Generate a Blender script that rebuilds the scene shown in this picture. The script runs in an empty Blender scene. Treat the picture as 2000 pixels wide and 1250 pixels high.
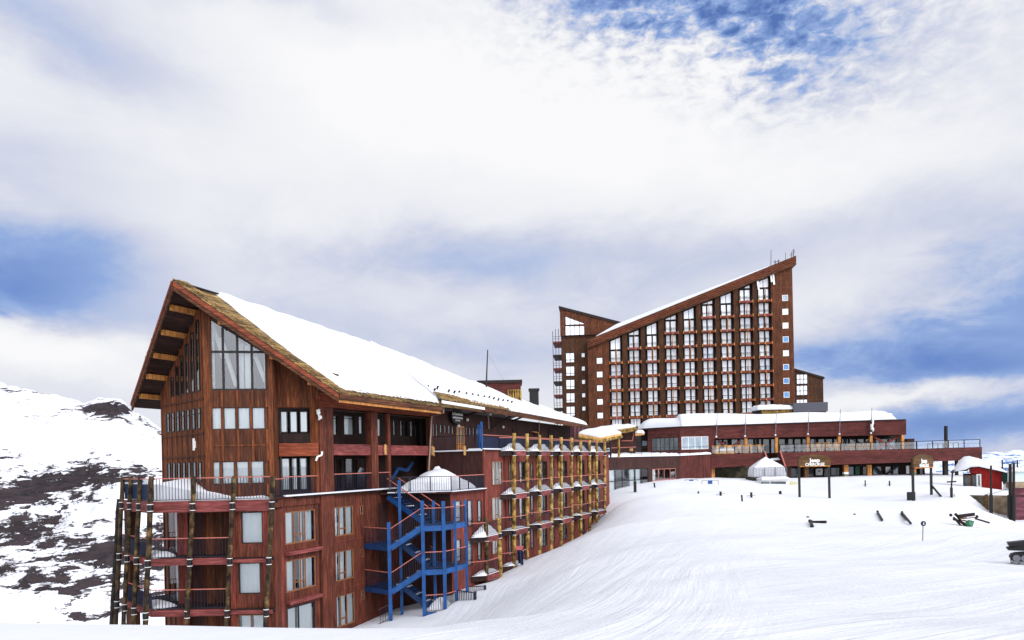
import bpy, math, random
import numpy as np
from mathutils import Vector, Matrix, noise
from mathutils.geometry import tessellate_polygon
random.seed(7)
SC = bpy.context.scene
COL = SC.collection
# ------------------------------------------------------------------ camera
F, CX, CY, ROLL = 1400.0, 1000.0, 903.0, 0.021
cr, sr = math.cos(ROLL), math.sin(ROLL)
cd = bpy.data.cameras.new("camera")
cam = bpy.data.objects.new("camera", cd); COL.objects.link(cam)
cd.sensor_width = 36.0; cd.lens = 36.0*F/2000.0
cd.shift_y = (CY-625.0)/2000.0
cd.clip_start = 0.1; cd.clip_end = 60000
cam.matrix_world = Matrix(((cr, sr, 0, 0), (0, 0, -1, 0), (-sr, cr, 0, 0), (0, 0, 0, 1)))
SC.camera = cam
SC.view_settings.view_transform = 'Standard'
SC.view_settings.look = 'None'
SC.view_settings.exposure = 0.0
SC.view_settings.gamma = 1.0

def ray(px, py):
    cx = (px-CX)/F; cy = -(py-CY)/F
    return Vector((cx*cr+cy*sr, 1.0, -cx*sr+cy*cr))
def at(px, py, Y): return ray(px, py)*Y

# ------------------------------------------------------------------ node helpers
class NT:
    def __init__(s, tree): s.t = tree; s.n = tree.nodes; s.l = tree.links
    def new(s, typ, **kw):
        nd = s.n.new(typ)
        for k, v in kw.items(): setattr(nd, k, v)
        return nd
    def put(s, sock, v):
        if isinstance(v, bpy.types.NodeSocket): s.l.new(v, sock)
        elif v is not None: sock.default_value = v
    def m(s, op, a, b=None, c=None, clamp=False):
        nd = s.new('ShaderNodeMath', operation=op); nd.use_clamp = clamp
        s.put(nd.inputs[0], a); s.put(nd.inputs[1], b)
        if c is not None: s.put(nd.inputs[2], c)
        return nd.outputs[0]
    def mix(s, f, a, b, bt='MIX'):
        nd = s.new('ShaderNodeMix', data_type='RGBA', blend_type=bt)
        s.put(nd.inputs[0], f)
        for i, v in ((6, a), (7, b)):
            if isinstance(v, tuple) and len(v) == 3: v = v+(1,)
            s.put(nd.inputs[i], v)
        return nd.outputs[2]
    def ramp(s, f, stops, interp='LINEAR'):
        nd = s.new('ShaderNodeValToRGB'); cr_ = nd.color_ramp; cr_.interpolation = interp
        while len(cr_.elements) < len(stops): cr_.elements.new(0.5)
        for e, (p, c) in zip(cr_.elements, stops):
            e.position = p; e.color = (c if isinstance(c, tuple) else (c, c, c))+(1,)
        s.put(nd.inputs[0], f); return nd.outputs[0]
    def noise(s, vec, scale, detail=3, rough=.5, dist=0, dim='3D'):
        nd = s.new('ShaderNodeTexNoise', noise_dimensions=dim)
        s.put(nd.inputs['Vector'], vec)
        nd.inputs['Scale'].default_value = scale; nd.inputs['Detail'].default_value = detail
        nd.inputs['Roughness'].default_value = rough; nd.inputs['Distortion'].default_value = dist
        return nd.outputs[0]
    def xyz(s, a, b, c=0.0):
        nd = s.new('ShaderNodeCombineXYZ')
        s.put(nd.inputs[0], a); s.put(nd.inputs[1], b); s.put(nd.inputs[2], c); return nd.outputs[0]
    def sep(s, v):
        nd = s.new('ShaderNodeSeparateXYZ'); s.put(nd.inputs[0], v); return nd.outputs
    def mapping(s, v, scale=(1, 1, 1), rot=(0, 0, 0)):
        nd = s.new('ShaderNodeMapping'); s.put(nd.inputs[0], v)
        nd.inputs['Scale'].default_value = scale; nd.inputs['Rotation'].default_value = rot
        return nd.outputs[0]

# ------------------------------------------------------------------ world: sky with cloud
SUN_AZ, SUN_EL = math.radians(134), math.radians(36)
w = bpy.data.worlds.new("World"); SC.world = w; w.use_nodes = True
T = NT(w.node_tree); T.n.clear()
tc = T.new('ShaderNodeTexCoord'); dirv = tc.outputs['Generated']
sx, sy, sz = T.sep(dirv)
az = T.m('ARCTAN2', sx, sy); el = T.m('ARCSINE', sz)
sky = T.new('ShaderNodeTexSky'); sky.sky_type = 'NISHITA'; sky.sun_disc = False
sky.sun_elevation = SUN_EL; sky.sun_rotation = SUN_AZ; sky.altitude = 3000; sky.ozone_density = 3.0
skyc = T.mix(1.0, sky.outputs[0], (.050, .060, .092), 'MULTIPLY')
base = T.xyz(az, T.m('MULTIPLY', el, 2.0), 0.0)
nA = T.noise(base, 2.6, 7, .58, .4)
nB = T.noise(base, 9.0, 6, .62, .6)
nC = T.noise(base, 34.0, 5, .6, 0.3)
warp = T.m('MULTIPLY', T.m('SUBTRACT', nA, .5), .30)
warp2 = T.m('MULTIPLY', T.m('SUBTRACT', nB, .5), .16)
azw = T.m('ADD', T.m('ADD', az, warp), warp2); elw = T.m('ADD', el, T.m('MULTIPLY', T.m('SUBTRACT', T.noise(base, 3.7, 6, .6, .2), .5), .12))
def gau(px, py, rx, ry, tilt=0.0):
    a0 = math.atan((px-CX)/F); yh = CY-ROLL*(px-CX)
    e0 = math.atan((yh-py)/F*math.cos(a0))
    da = T.m('SUBTRACT', azw, a0); de = T.m('SUBTRACT', elw, e0)
    ct, st = math.cos(tilt), math.sin(tilt)
    p = T.m('ADD', T.m('MULTIPLY', da, ct), T.m('MULTIPLY', de, st))
    q = T.m('SUBTRACT', T.m('MULTIPLY', de, ct), T.m('MULTIPLY', da, st))
    p = T.m('DIVIDE', p, rx/F); q = T.m('DIVIDE', q, ry/F)
    r2 = T.m('ADD', T.m('MULTIPLY', p, p), T.m('MULTIPLY', q, q))
    return T.m('EXPONENT', T.m('MULTIPLY', r2, -1.0))
SKYG = [(1430, 24, 240, 52, -.20, .50), (1190, -5, 110, 36, 0, .20), (1620, 105, 150, 40, -.2, .16),
        (40, 505, 180, 66, -.05, .42), (20, 560, 170, 40, -.1, .16), (-5, 612, 26, 14, 0, .35),
        (1960, 620, 190, 95, .1, .38), (1850, 722, 250, 40, -.1, .36), (1900, 835, 420, 34, 0, .46), (1990, 480, 120, 60, 0, .14),
        (930, 510, 430, 50, .0, .20), (180, 70, 260, 60, -.1, .20), (560, 0, 200, 30, 0, .16), (560, 640, 300, 60, 0, .12), (1330, 560, 260, 60, .1, .12), (1000, 690, 300, 60, 0, .14),
        (60, 330, 160, 50, 0, .10), (1700, 430, 300, 60, -.1, .14),
        (860, 190, 420, 130, -.1, -.24), (120, 680, 240, 40, 0, -.22), (1500, 330, 400, 90, -.1, -.10), (1850, 775, 260, 16, 0, -.22)]
v = None
for (px, py, rx, ry, ti, s_) in SKYG:
    g = T.m('MULTIPLY', gau(px, py, rx, ry, ti), s_)
    v = g if v is None else T.m('ADD', v, g)
gsum = v
rip = T.m('MULTIPLY', T.m('SUBTRACT', nC, .5), T.m('MULTIPLY', T.m('MAXIMUM', gau(1420, 50, 360, 110, -.15), 0.0), 1.9))
v = T.m('ADD', v, rip)
v = T.m('ADD', v, T.m('MULTIPLY', T.m('SUBTRACT', nA, .5), .34))
v = T.m('ADD', v, T.m('MULTIPLY', T.m('SUBTRACT', nB, .5), T.m('MULTIPLY_ADD', T.m('MAXIMUM', gsum, 0.0), .55, .10)))
v = T.m('ADD', v, .155, clamp=True)
cl = T.ramp(v, [(0.0, (.95, .95, .965)), (.12, (.86, .87, .91)), (.28, (.62, .66, .80)), (.46, (.30, .43, .74)), (.8, (.13, .24, .60))])
blue = T.m('MULTIPLY', T.m('MULTIPLY_ADD', v, 2.6, -1.15, clamp=True), .35)
skyout = T.mix(blue, cl, skyc)
# extra brightness added to the unseen sky behind the camera, to light the facades
boost_dir = Vector((math.sin(math.radians(140))*math.cos(math.radians(26)), math.cos(math.radians(140))*math.cos(math.radians(26)), math.sin(math.radians(26))))
dp_ = T.new('ShaderNodeVectorMath', operation='DOT_PRODUCT'); T.put(dp_.inputs[0], dirv); dp_.inputs[1].default_value = boost_dir
sky_boost = T.m('MAXIMUM', dp_.outputs['Value'], 0.0)
bg = T.new('ShaderNodeBackground'); T.put(bg.inputs[0], skyout); T.put(bg.inputs[1], T.m('MULTIPLY_ADD', T.m('MULTIPLY', sky_boost, sky_boost), 2.6, 1.0))
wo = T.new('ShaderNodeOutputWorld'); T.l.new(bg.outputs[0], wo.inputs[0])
try: w.cycles.sampling_method = 'MANUAL'; w.cycles.sample_map_resolution = 512
except Exception: pass
# ------------------------------------------------------------------ sun behind thin cloud
sl = bpy.data.lights.new("sun", 'SUN'); sl.energy = 1.1; sl.angle = math.radians(14); sl.color = (1, .96, .9)
so = bpy.data.objects.new("sun", sl); COL.objects.link(so)
sd = Vector((math.sin(SUN_AZ)*math.cos(SUN_EL), math.cos(SUN_AZ)*math.cos(SUN_EL), math.sin(SUN_EL)))
so.rotation_euler = sd.to_track_quat('Z', 'Y').to_euler(); so.location = (0, 0, 60)

# ------------------------------------------------------------------ materials
def L(r, g, b):
    f = lambda c: ((c/255+.055)/1.055)**2.4 if c > 10 else c/255/12.92
    return (f(r), f(g), f(b))
MATS = {}
def pmat(name, rough=.7, metal=0.0, spec=.4):
    mt = bpy.data.materials.new(name); mt.use_nodes = True
    t = NT(mt.node_tree); b = t.n['Principled BSDF']
    b.inputs['Roughness'].default_value = rough; b.inputs['Metallic'].default_value = metal
    try: b.inputs['Specular IOR Level'].default_value = spec
    except Exception: pass
    MATS[name] = mt
    return mt, t, b
def bump(t, b, h, strength=.4, dist=.02):
    nd = t.new('ShaderNodeBump'); nd.inputs['Strength'].default_value = strength
    nd.inputs['Distance'].default_value = dist
    t.put(nd.inputs['Height'], h); t.l.new(nd.outputs[0], b.inputs['Normal'])
def boards(name, col, bw=.15, horiz=False, var=.5, streak=.6, groove=.35, tint=None, rough=.75, panel=None):
    mt, t, b = pmat(name, rough, spec=.25)
    uv = t.new('ShaderNodeUVMap').outputs[0]; u, v_, _ = t.sep(uv)
    if horiz: u, v_ = v_, u
    c = t.m('DIVIDE', u, bw); fl = t.m('FLOOR', c); fr = t.m('SUBTRACT', c, fl)
    wn = t.new('ShaderNodeTexWhiteNoise', noise_dimensions='1D'); t.put(wn.inputs['W'], fl); r = wn.outputs[0]
    g = t.m('MULTIPLY', t.m('COMPARE', fr, .0, .07), groove)
    st = t.noise(t.xyz(t.m('MULTIPLY', u, 14.0), t.m('MULTIPLY', v_, 1.1), t.m('MULTIPLY', r, 20.0)), 1.0, 4, .65)
    big = t.noise(t.xyz(t.m('MULTIPLY', u, 1.0), t.m('MULTIPLY', v_, .35), 3.0), .8, 4, .6)
    k = t.m('ADD', t.m('MULTIPLY', t.m('SUBTRACT', r, .5), var), t.m('MULTIPLY', t.m('SUBTRACT', st, .5), streak*2.2))
    k = t.m('ADD', k, t.m('MULTIPLY', t.m('SUBTRACT', big, .5), 1.3))
    k = t.m('ADD', k, 1.0); k = t.m('SUBTRACT', k, g); k = t.m('MAXIMUM', k, .18)
    if tint is None: tint = tuple(min(1, x*f) for x, f in zip(col, (1.7, 1.75, 1.6)))
    cc = t.mix(t.m('MULTIPLY_ADD', st, 2.2, -.95, clamp=True), col, tint)
    dk = t.m('MULTIPLY_ADD', t.noise(t.xyz(t.m('MULTIPLY', u, 3.0), t.m('MULTIPLY', v_, .5), 9.0), 1.0, 5, .7), -3.0, 1.75, clamp=True)
    cc = t.mix(t.m('MULTIPLY', dk, .7), cc, tuple(x*.28 for x in col))
    if panel:
        pf = t.m('FRACT', t.m('DIVIDE', v_, panel)); cc = t.mix(t.m('MULTIPLY', t.m('COMPARE', pf, 0.0, .022), .55), cc, tint)
    vm = t.new('ShaderNodeVectorMath', operation='SCALE'); t.put(vm.inputs[0], cc); t.put(vm.inputs['Scale'], k)
    t.l.new(vm.outputs[0], b.inputs['Base Color'])
    bump(t, b, t.m('SUBTRACT', t.m('MULTIPLY', st, .4), t.m('COMPARE', fr, 0.0, .09)), .6, .02)
    return mt
def simple(name, col, rough=.6, var=.25, scale=3.0, metal=0.0, spec=.4, bs=0.0, col2=None):
    mt, t, b = pmat(name, rough, metal, spec)
    oc = t.new('ShaderNodeTexCoord').outputs['Object']
    n = t.noise(oc, scale, 5, .6)
    c2 = col2 or tuple(x*(1-var) for x in col); c1 = tuple(min(1, x*(1+var*.5)) for x in col)
    t.l.new(t.mix(t.m('MULTIPLY_ADD', n, 2.4, -.7, clamp=True), c2, c1), b.inputs['Base Color'])
    if bs: bump(t, b, n, bs, .05)
    return mt
M_prow = boards('wood_prow', L(94, 50, 28), .17, tint=L(158, 88, 42), groove=.45)
M_prowd = boards('wood_prow_panel', L(74, 40, 25), .14, tint=L(118, 66, 36), groove=.4)
M_red = boards('wood_red', L(86, 42, 30), .22, tint=L(140, 76, 54), var=.3, groove=.45)
M_redb = boards('wood_red_bright', L(108, 48, 40), .22, tint=L(150, 78, 64), var=.25, groove=.4)
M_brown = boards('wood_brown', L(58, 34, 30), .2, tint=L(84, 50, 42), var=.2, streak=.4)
M_dark = boards('wood_dark', L(40, 24, 22), .2, tint=L(60, 36, 30), var=.2, streak=.4)  # wood of recesses, darkened to hold their shade in the colour
M_band = boards('band_pink', L(122, 58, 56), .11, True, tint=L(164, 96, 90), var=.3, groove=.5)
M_bando = boards('band_orange', L(122, 58, 38), .11, True, tint=L(166, 88, 52), var=.3, groove=.5)
M_fascia = boards('fascia_wood', L(72, 42, 27), .16, True, tint=L(136, 84, 48), var=.5, groove=.5)
M_orange = boards('wood_orange', L(184, 120, 62), .3, tint=L(224, 168, 98), var=.2)
M_soffit = boards('soffit_wood', L(58, 38, 32), .14, True, tint=L(78, 52, 40), groove=.8)  # soffit darkened too, its shade put into the wood colour
M_tower = boards('tower_cladding', L(62, 37, 22), .35, tint=L(108, 66, 34), var=.35, panel=2.71)
M_towerr = boards('tower_cladding_red', L(82, 45, 26), .35, tint=L(130, 72, 38), var=.35, panel=2.71)
M_towerd = boards('tower_recess', L(28, 19, 17), .35, tint=L(40, 26, 21), var=.3)  # cladding copy darkened, recess shade put into the colour
M_rest = boards('restaurant_cladding', L(84, 38, 34), .16, True, tint=L(112, 56, 50), var=.3, groove=.5)
M_restv = boards('restaurant_cladding_upright', L(82, 37, 33), .18, tint=L(108, 54, 48), var=.3)
M_hut = boards('hut_red', L(158, 32, 30), .25, tint=L(182, 48, 42), var=.1, streak=.3)
M_shingle = boards('shingle', L(120, 94, 56), .16, True, tint=L(178, 150, 96), var=1.0, streak=1.0, groove=.7)
M_mauve = boards('mauve_boards', L(100, 52, 64), .14, True, tint=L(150, 90, 100), var=.3)
M_conc = simple('weathered_concrete', L(150, 132, 110), .9, .6, 1.2, col2=L(70, 58, 46), bs=.6)
M_stone = simple('dark_stone', L(92, 84, 70), .95, .7, 1.5, col2=L(40, 38, 30), bs=.8)
M_blue = simple('blue_paint', L(18, 76, 138), .5, .45, 2.0)
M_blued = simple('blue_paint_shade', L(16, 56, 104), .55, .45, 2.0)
M_navy = simple('navy_paint', L(22, 24, 44), .5, .2)
M_navyp = simple('navy_panel', L(28, 38, 74), .5, .3, 1.5)
M_rail = simple('pink_rail', L(184, 108, 96), .5, .25, 4)
M_black = simple('black_metal', L(12, 11, 12), .55, .2)
M_dwin = simple('window_frame_dark', L(24, 17, 17), .5, .2)
M_fwood = simple('window_frame_wood', L(136, 86, 52), .6, .3)
M_white = simple('white_paint', L(226, 226, 222), .5, .08)
M_grey = simple('grey_metal', L(120, 120, 126), .4, .15, metal=.5)
M_yel = boards('pale_timber', L(214, 162, 98), .2, tint=L(236, 196, 136), var=.2)
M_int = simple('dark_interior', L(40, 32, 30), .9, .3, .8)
M_green = simple('green_netting', L(60, 120, 92), .7, .4, 6)
M_sign = boards('sign_wood', L(92, 66, 38), .12, True, tint=L(128, 92, 54), var=.5)
M_steel = simple('dark_slate_panel', L(66, 66, 76), .5, .12)
M_pole = simple('pole_wood_dark', L(36, 26, 22), .8, .35, 2)
# logs: ochre, mottled with dark bark spots
mt, t, b = pmat('log', .8, spec=.25); M_log = mt
oc = t.new('ShaderNodeTexCoord').outputs['Object']
n1 = t.noise(t.mapping(oc, (1, 1, .5)), 3.2, 6, .7); n2 = t.noise(t.mapping(oc, (6, 6, 1.0)), 1.5, 4, .6)
c = t.ramp(n1, [(.38, L(50, 38, 24)), (.45, L(124, 98, 48)), (.54, L(176, 146, 74)), (.68, L(206, 182, 118))])
t.l.new(t.mix(t.m('MULTIPLY', n2, .6), c, L(110, 78, 44)), b.inputs['Base Color']); bump(t, b, n1, .5, .03)
# darker logs on the near prow
mt, t, b = pmat('log_dark', .8, spec=.25); M_logd = mt
oc = t.new('ShaderNodeTexCoord').outputs['Object']
n1 = t.noise(t.mapping(oc, (1, 1, .5)), 3.2, 6, .7)
c = t.ramp(n1, [(.42, L(34, 27, 22)), (.55, L(72, 56, 34)), (.70, L(132, 104, 56))])
t.l.new(c, b.inputs['Base Color']); bump(t, b, n1, .5, .03)
# snow
def snowmat(name, tracks=False):
    mt, t, b = pmat(name, .75, spec=.25)
    g = t.new('ShaderNodeNewGeometry').outputs['Position']
    n = t.noise(g, .35, 6, .6); n2 = t.noise(g, 6.0, 4, .65)
    c = t.mix(t.m('MULTIPLY_ADD', n, 1.6, -.3, clamp=True), (.60, .62, .675), (.70, .705, .74))
    h = t.m('ADD', t.m('MULTIPLY', n, 1.0), t.m('MULTIPLY', n2, .10))
    if tracks:
        x, y, z = t.sep(g)
        # groomer tracks bend away to the left; noise stretched along them
        wq = t.m('MULTIPLY', t.noise(g, .035, 0, .5), 9.0)
        qa_ = t.m('SUBTRACT', t.m('ADD', x, wq), t.m('MULTIPLY', y, .40))
        qb_ = t.m('SUBTRACT', t.m('MULTIPLY', t.m('ADD', y, wq), .80), t.m('MULTIPLY', x, .60))
        side = t.m('MULTIPLY_ADD', t.m('DIVIDE', x, t.m('MAXIMUM', y, 1.0)), 4.0, -.6, clamp=True)
        p = t.m('ADD', t.m('MULTIPLY', x, .6), t.m('MULTIPLY', y, .8))
        pb = t.m('ADD', t.m('MULTIPLY', x, .8), t.m('MULTIPLY', y, .6))
        def lane(q, p):
            return (t.noise(t.xyz(t.m('MULTIPLY', q, 2.0), t.m('MULTIPLY', p, .07), 0.0), 1.0, 4, .62),
                    t.noise(t.xyz(t.m('MULTIPLY', q, 6.0), t.m('MULTIPLY', p, .22), 5.0), 1.0, 4, .65))
        (ra, ra2), (rb, rb2) = lane(qa_, p), lane(qb_, pb)
        ia = t.m('SUBTRACT', 1.0, side)
        rut = t.m('ADD', t.m('MULTIPLY', ra, ia), t.m('MULTIPLY', rb, side)); rut2 = t.m('ADD', t.m('MULTIPLY', ra2, ia), t.m('MULTIPLY', rb2, side))
        chop = t.noise(g, 11.0, 5, .7)
        chopm = t.m('MULTIPLY_ADD', t.noise(g, .16, 3, .5), 4.0, -1.5, clamp=True)
        near = t.m('MULTIPLY_ADD', y, -1/60.0, 1.2, clamp=True)
        right = t.m('MULTIPLY_ADD', t.m('ADD', x, t.m('MULTIPLY', y, .10)), .3, .6, clamp=True)
        area = t.m('MULTIPLY', near, right)
        h = t.m('ADD', h, t.m('MULTIPLY', area, t.m('ADD', t.m('MULTIPLY', rut, 1.9), t.m('ADD', t.m('MULTIPLY', rut2, .9), t.m('MULTIPLY', t.m('MULTIPLY', chop, chopm), 1.3)))))
    t.l.new(c, b.inputs['Base Color']); bump(t, b, h, .48 if tracks else .5, .2 if tracks else .12)
    return mt
M_snow = snowmat('snow'); M_snowg = snowmat('snow_ground', True)
# glass and panes
mt = bpy.data.materials.new('glass'); mt.use_nodes = True; t = NT(mt.node_tree); t.n.clear(); M_glass = mt
fre = t.new('ShaderNodeFresnel'); fre.inputs[0].default_value = 1.7
tr = t.new('ShaderNodeBsdfTransparent'); tr.inputs[0].default_value = (.9, .94, .95, 1)
gl = t.new('ShaderNodeBsdfGlossy'); gl.inputs['Roughness'].default_value = .02; gl.inputs[0].default_value = (.95, .97, 1, 1)
mx = t.new('ShaderNodeMixShader'); t.l.new(t.m('MULTIPLY_ADD', fre.outputs[0], 1.0, .10, clamp=True), mx.inputs[0]); t.l.new(tr.outputs[0], mx.inputs[1]); t.l.new(gl.outputs[0], mx.inputs[2])
ou = t.new('ShaderNodeOutputMaterial'); t.l.new(mx.outputs[0], ou.inputs[0])
mt = bpy.data.materials.new('clear_glass'); mt.use_nodes = True; t = NT(mt.node_tree); t.n.clear(); M_clear = mt
tr = t.new('ShaderNodeBsdfTransparent'); tr.inputs[0].default_value = (.80, .86, .90, 1)
gl = t.new('ShaderNodeBsdfGlossy'); gl.inputs['Roughness'].default_value = .03
mx = t.new('ShaderNodeMixShader'); mx.inputs[0].default_value = .12; t.l.new(tr.outputs[0], mx.inputs[1]); t.l.new(gl.outputs[0], mx.inputs[2])
ou = t.new('ShaderNodeOutputMaterial'); t.l.new(mx.outputs[0], ou.inputs[0])
def glassy(name, col, col2, sc=.6, rough=.08):
    mt, t, b = pmat(name, rough, 0, .8)
    g = t.new('ShaderNodeNewGeometry').outputs['Position']
    n = t.noise(t.mapping(g, (1, 1, .6)), sc, 3, .6)
    t.l.new(t.mix(t.m('MULTIPLY_ADD', n, 3, -1, clamp=True), col, col2), b.inputs['Base Color'])
    return mt
M_pane = glassy('pane_curtained', (.80, .86, .92), (.96, .97, .98), .35)
M_panew = glassy('pane_warm', (.80, .80, .78), (.62, .66, .70), .9)
M_panep = glassy('pane_pale', (.50, .60, .72), (.86, .90, .95), 1.2)
M_paneb = glassy('pane_blue', L(40, 110, 180), L(80, 150, 200))
M_paned = glassy('pane_dark', (.03, .04, .045), (.10, .13, .14), .8, .05)
M_panem = glassy('pane_mid', (.16, .22, .28), (.36, .44, .52), .5, .06)
mt, t, b = pmat('curtain', .9, spec=.1); M_curt = mt
uv = t.new('ShaderNodeUVMap').outputs[0]; u, v_, _ = t.sep(uv)
n = t.noise(t.xyz(t.m('MULTIPLY', u, 9.0), t.m('MULTIPLY', v_, .4), 0), 1.0, 3, .5)
t.l.new(t.mix(t.m('MULTIPLY_ADD', n, 2.6, -.8, clamp=True), (.78, .83, .83), (.96, .97, .96)), b.inputs['Base Color'])
bump(t, b, n, .6, .05)

# ------------------------------------------------------------------ mesh builder
ORG = {}
def org(o): return ORG.get(o.name, Vector((0, 0, 0))) if o else Vector((0, 0, 0))
class MB:
    def __init__(s): s.v = []; s.f = []
    def add(s, pts, faces):
        k = len(s.v); s.v += [Vector(p) for p in pts]; s.f += [tuple(i+k for i in f) for f in faces]; return s
    def poly(s, *pts): return s.add(pts, [tuple(range(len(pts)))])
    def prism(s, pts, vec):
        n = len(pts); vec = Vector(vec); p = [Vector(q) for q in pts]
        return s.add(p+[q+vec for q in p], [tuple(range(n))[::-1], tuple(range(n, 2*n))]+[(i, (i+1) % n, (i+1) % n+n, i+n) for i in range(n)])
    def box(s, x0, x1, y0, y1, z0, z1):
        return s.prism([(x0, y0, z0), (x1, y0, z0), (x1, y1, z0), (x0, y1, z0)], (0, 0, z1-z0))
    def beam(s, a, b, wd, ht, up=(0, 0, 1)):
        a, b = Vector(a), Vector(b); d = (b-a).normalized(); up = Vector(up)
        sd_ = d.cross(up)
        if sd_.length < 1e-4: sd_ = Vector((1, 0, 0))
        sd_.normalize(); u_ = sd_.cross(d).normalized()
        q = [a+sd_*(i*wd/2)+u_*(j*ht/2) for i, j in ((-1, -1), (1, -1), (1, 1), (-1, 1))]
        return s.prism(q, b-a)
    def tube(s, a, b, r0, r1=None, n=8):
        a, b = Vector(a), Vector(b); r1 = r0 if r1 is None else r1
        d = (b-a).normalized(); x = d.cross(Vector((0, 0, 1)))
        if x.length < 1e-3: x = Vector((1, 0, 0))
        x.normalize(); y = d.cross(x)
        ring = lambda c, r: [c+(x*math.cos(2*math.pi*i/n)+y*math.sin(2*math.pi*i/n))*r for i in range(n)]
        return s.add(ring(a, r0)+ring(b, r1), [tuple(range(n))[::-1], tuple(range(n, 2*n))]+[(i, (i+1) % n, (i+1) % n+n, i+n) for i in range(n)])
    def ball(s, c, r, sq=1.0, n=8):
        c = Vector(c); pts = []; fs = []
        for j in range(n//2+1):
            ph = math.pi*j/(n//2)
            for i in range(n):
                pts.append(c+Vector((math.sin(ph)*math.cos(2*math.pi*i/n)*r, math.sin(ph)*math.sin(2*math.pi*i/n)*r, math.cos(ph)*r*sq)))
        for j in range(n//2):
            for i in range(n): fs.append((j*n+i, j*n+(i+1) % n, (j+1)*n+(i+1) % n, (j+1)*n+i))
        return s.add(pts, fs)
    def build(s, name, mat, parent=None, smooth=False, origin=None, fixn=True):
        o0 = org(parent) if origin is None else Vector(origin)
        me = bpy.data.meshes.new(name); me.from_pydata([tuple(p-o0) for p in s.v], [], s.f)
        if fixn:
            import bmesh
            bm = bmesh.new(); bm.from_mesh(me); bmesh.ops.recalc_face_normals(bm, faces=bm.faces); bm.to_mesh(me); bm.free()
        uvl = me.uv_layers.new(name='UVMap'); Z = Vector((0, 0, 1)); co = me.vertices
        for p in me.polygons:
            nrm = p.normal; tt = Z.cross(nrm)
            if tt.length < .3: tt = None
            else: tt.normalize()
            for li in p.loop_indices:
                q = co[me.loops[li].vertex_index].co+o0
                uvl.data[li].uv = (q.dot(tt), q.z) if tt else (q.x, q.y)
            if smooth: p.use_smooth = True
        me.materials.append(mat)
        o = bpy.data.objects.new(name, me); COL.objects.link(o)
        if parent: o.parent = parent; ORG[o.name] = o0
        else:
            o.location = o0; ORG[o.name] = o0
        return o
def tag(o, label, cat=None, group=None, kind=None):
    if label: o['label'] = label
    if cat: o['category'] = cat
    if group: o['group'] = group
    if kind: o['kind'] = kind
    return o
def thing(name, label, cat, loc, group=None):
    o = bpy.data.objects.new(name, None); COL.objects.link(o); o.location = loc; o.empty_display_size = .5
    ORG[o.name] = Vector(loc); return tag(o, label, cat, group)

class Face:
    def __init__(s, O, d, flip=False):
        s.O = Vector((O[0], O[1])); s.d = Vector(d).normalized()
        n = Vector((s.d.y, -s.d.x)); s.n = -n if flip else n
    def m(s, px, py, off=0):
        r = ray(px, py); O = s.O+s.n*off; rr = Vector((r.x, r.y))
        # O + d*u = rr*k
        det = s.d.x*(-rr.y)+rr.x*s.d.y
        u = (-O.x*(-rr.y)-rr.x*O.y)/det
        k = (s.d.x*(-O.y)+O.x*s.d.y)/det
        return u, r.z*k
    def p(s, u, z, o=0): q = s.O+s.d*u+s.n*o; return Vector((q.x, q.y, z))
    def w(s, px, py, off=0): u, z = s.m(px, py, off); return s.p(u, z, off)
    def rect(s, x0, y0, x1, y1, off=0):
        a = s.m(x0, y0, off); b = s.m(x1, y1, off); return a[0], b[0], b[1], a[1]   # u0,u1,z0,z1
def slab(mb, f, u0, u1, z0, z1, o0, o1):
    return mb.prism([f.p(u0, z0, o0), f.p(u1, z0, o0), f.p(u1, z0, o1), f.p(u0, z0, o1)], (0, 0, z1-z0))
def wall(name, f, outer, holes, mat, parent, off=0, depth=.25, thick=0):
    """outer: list of (u,z); holes: list of (u0,u1,z0,z1)."""
    mb = MB(); loops = [[Vector((u, z, 0)) for u, z in outer]]
    for (a, b, c, d) in holes: loops.append([Vector((a, c, 0)), Vector((a, d, 0)), Vector((b, d, 0)), Vector((b, c, 0))])
    flat = [q for lp in loops for q in lp]; tris = tessellate_polygon(loops)
    mb.add([f.p(q.x, q.y, off) for q in flat], [tuple(t_) for t_ in tris])
    for (a, b, c, d) in holes:
        q = [(a, c), (b, c), (b, d), (a, d)]
        for i in range(4):
            (ua, za), (ub, zb) = q[i], q[(i+1) % 4]
            mb.poly(f.p(ua, za, off), f.p(ub, zb, off), f.p(ub, zb, off-depth), f.p(ua, za, off-depth))
    if thick:
        n = len(outer)
        for i in range(n):
            (ua, za), (ub, zb) = outer[i], outer[(i+1) % n]
            mb.poly(f.p(ua, za, off), f.p(ub, zb, off), f.p(ub, zb, off-thick), f.p(ua, za, off-thick))
    return mb.build(name, mat, parent)
def bars(mb, f, r, cols, rows, o0, o1, fw, mw=None):
    u0, u1, z0, z1 = r; mw = mw or fw; e = .003
    slab(mb, f, u0, u0+fw, z0, z1, o0, o1); slab(mb, f, u1-fw, u1, z0, z1, o0, o1)
    slab(mb, f, u0+fw, u1-fw, z0, z0+fw, o0+e, o1-e); slab(mb, f, u0+fw, u1-fw, z1-fw, z1, o0+e, o1-e)
    for c in cols:
        u = u0+(u1-u0)*c; slab(mb, f, u-mw/2, u+mw/2, z0+fw, z1-fw, o0+2*e, o1-2*e)
    for rw in rows:
        a, b, c = rw if isinstance(rw, tuple) else (rw, 0, 1)
        z = z0+(z1-z0)*a; slab(mb, f, u0+fw+(u1-u0-2*fw)*b, u0+fw+(u1-u0-2*fw)*c, z-mw/2, z+mw/2, o0+3*e, o1-3*e)
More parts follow.
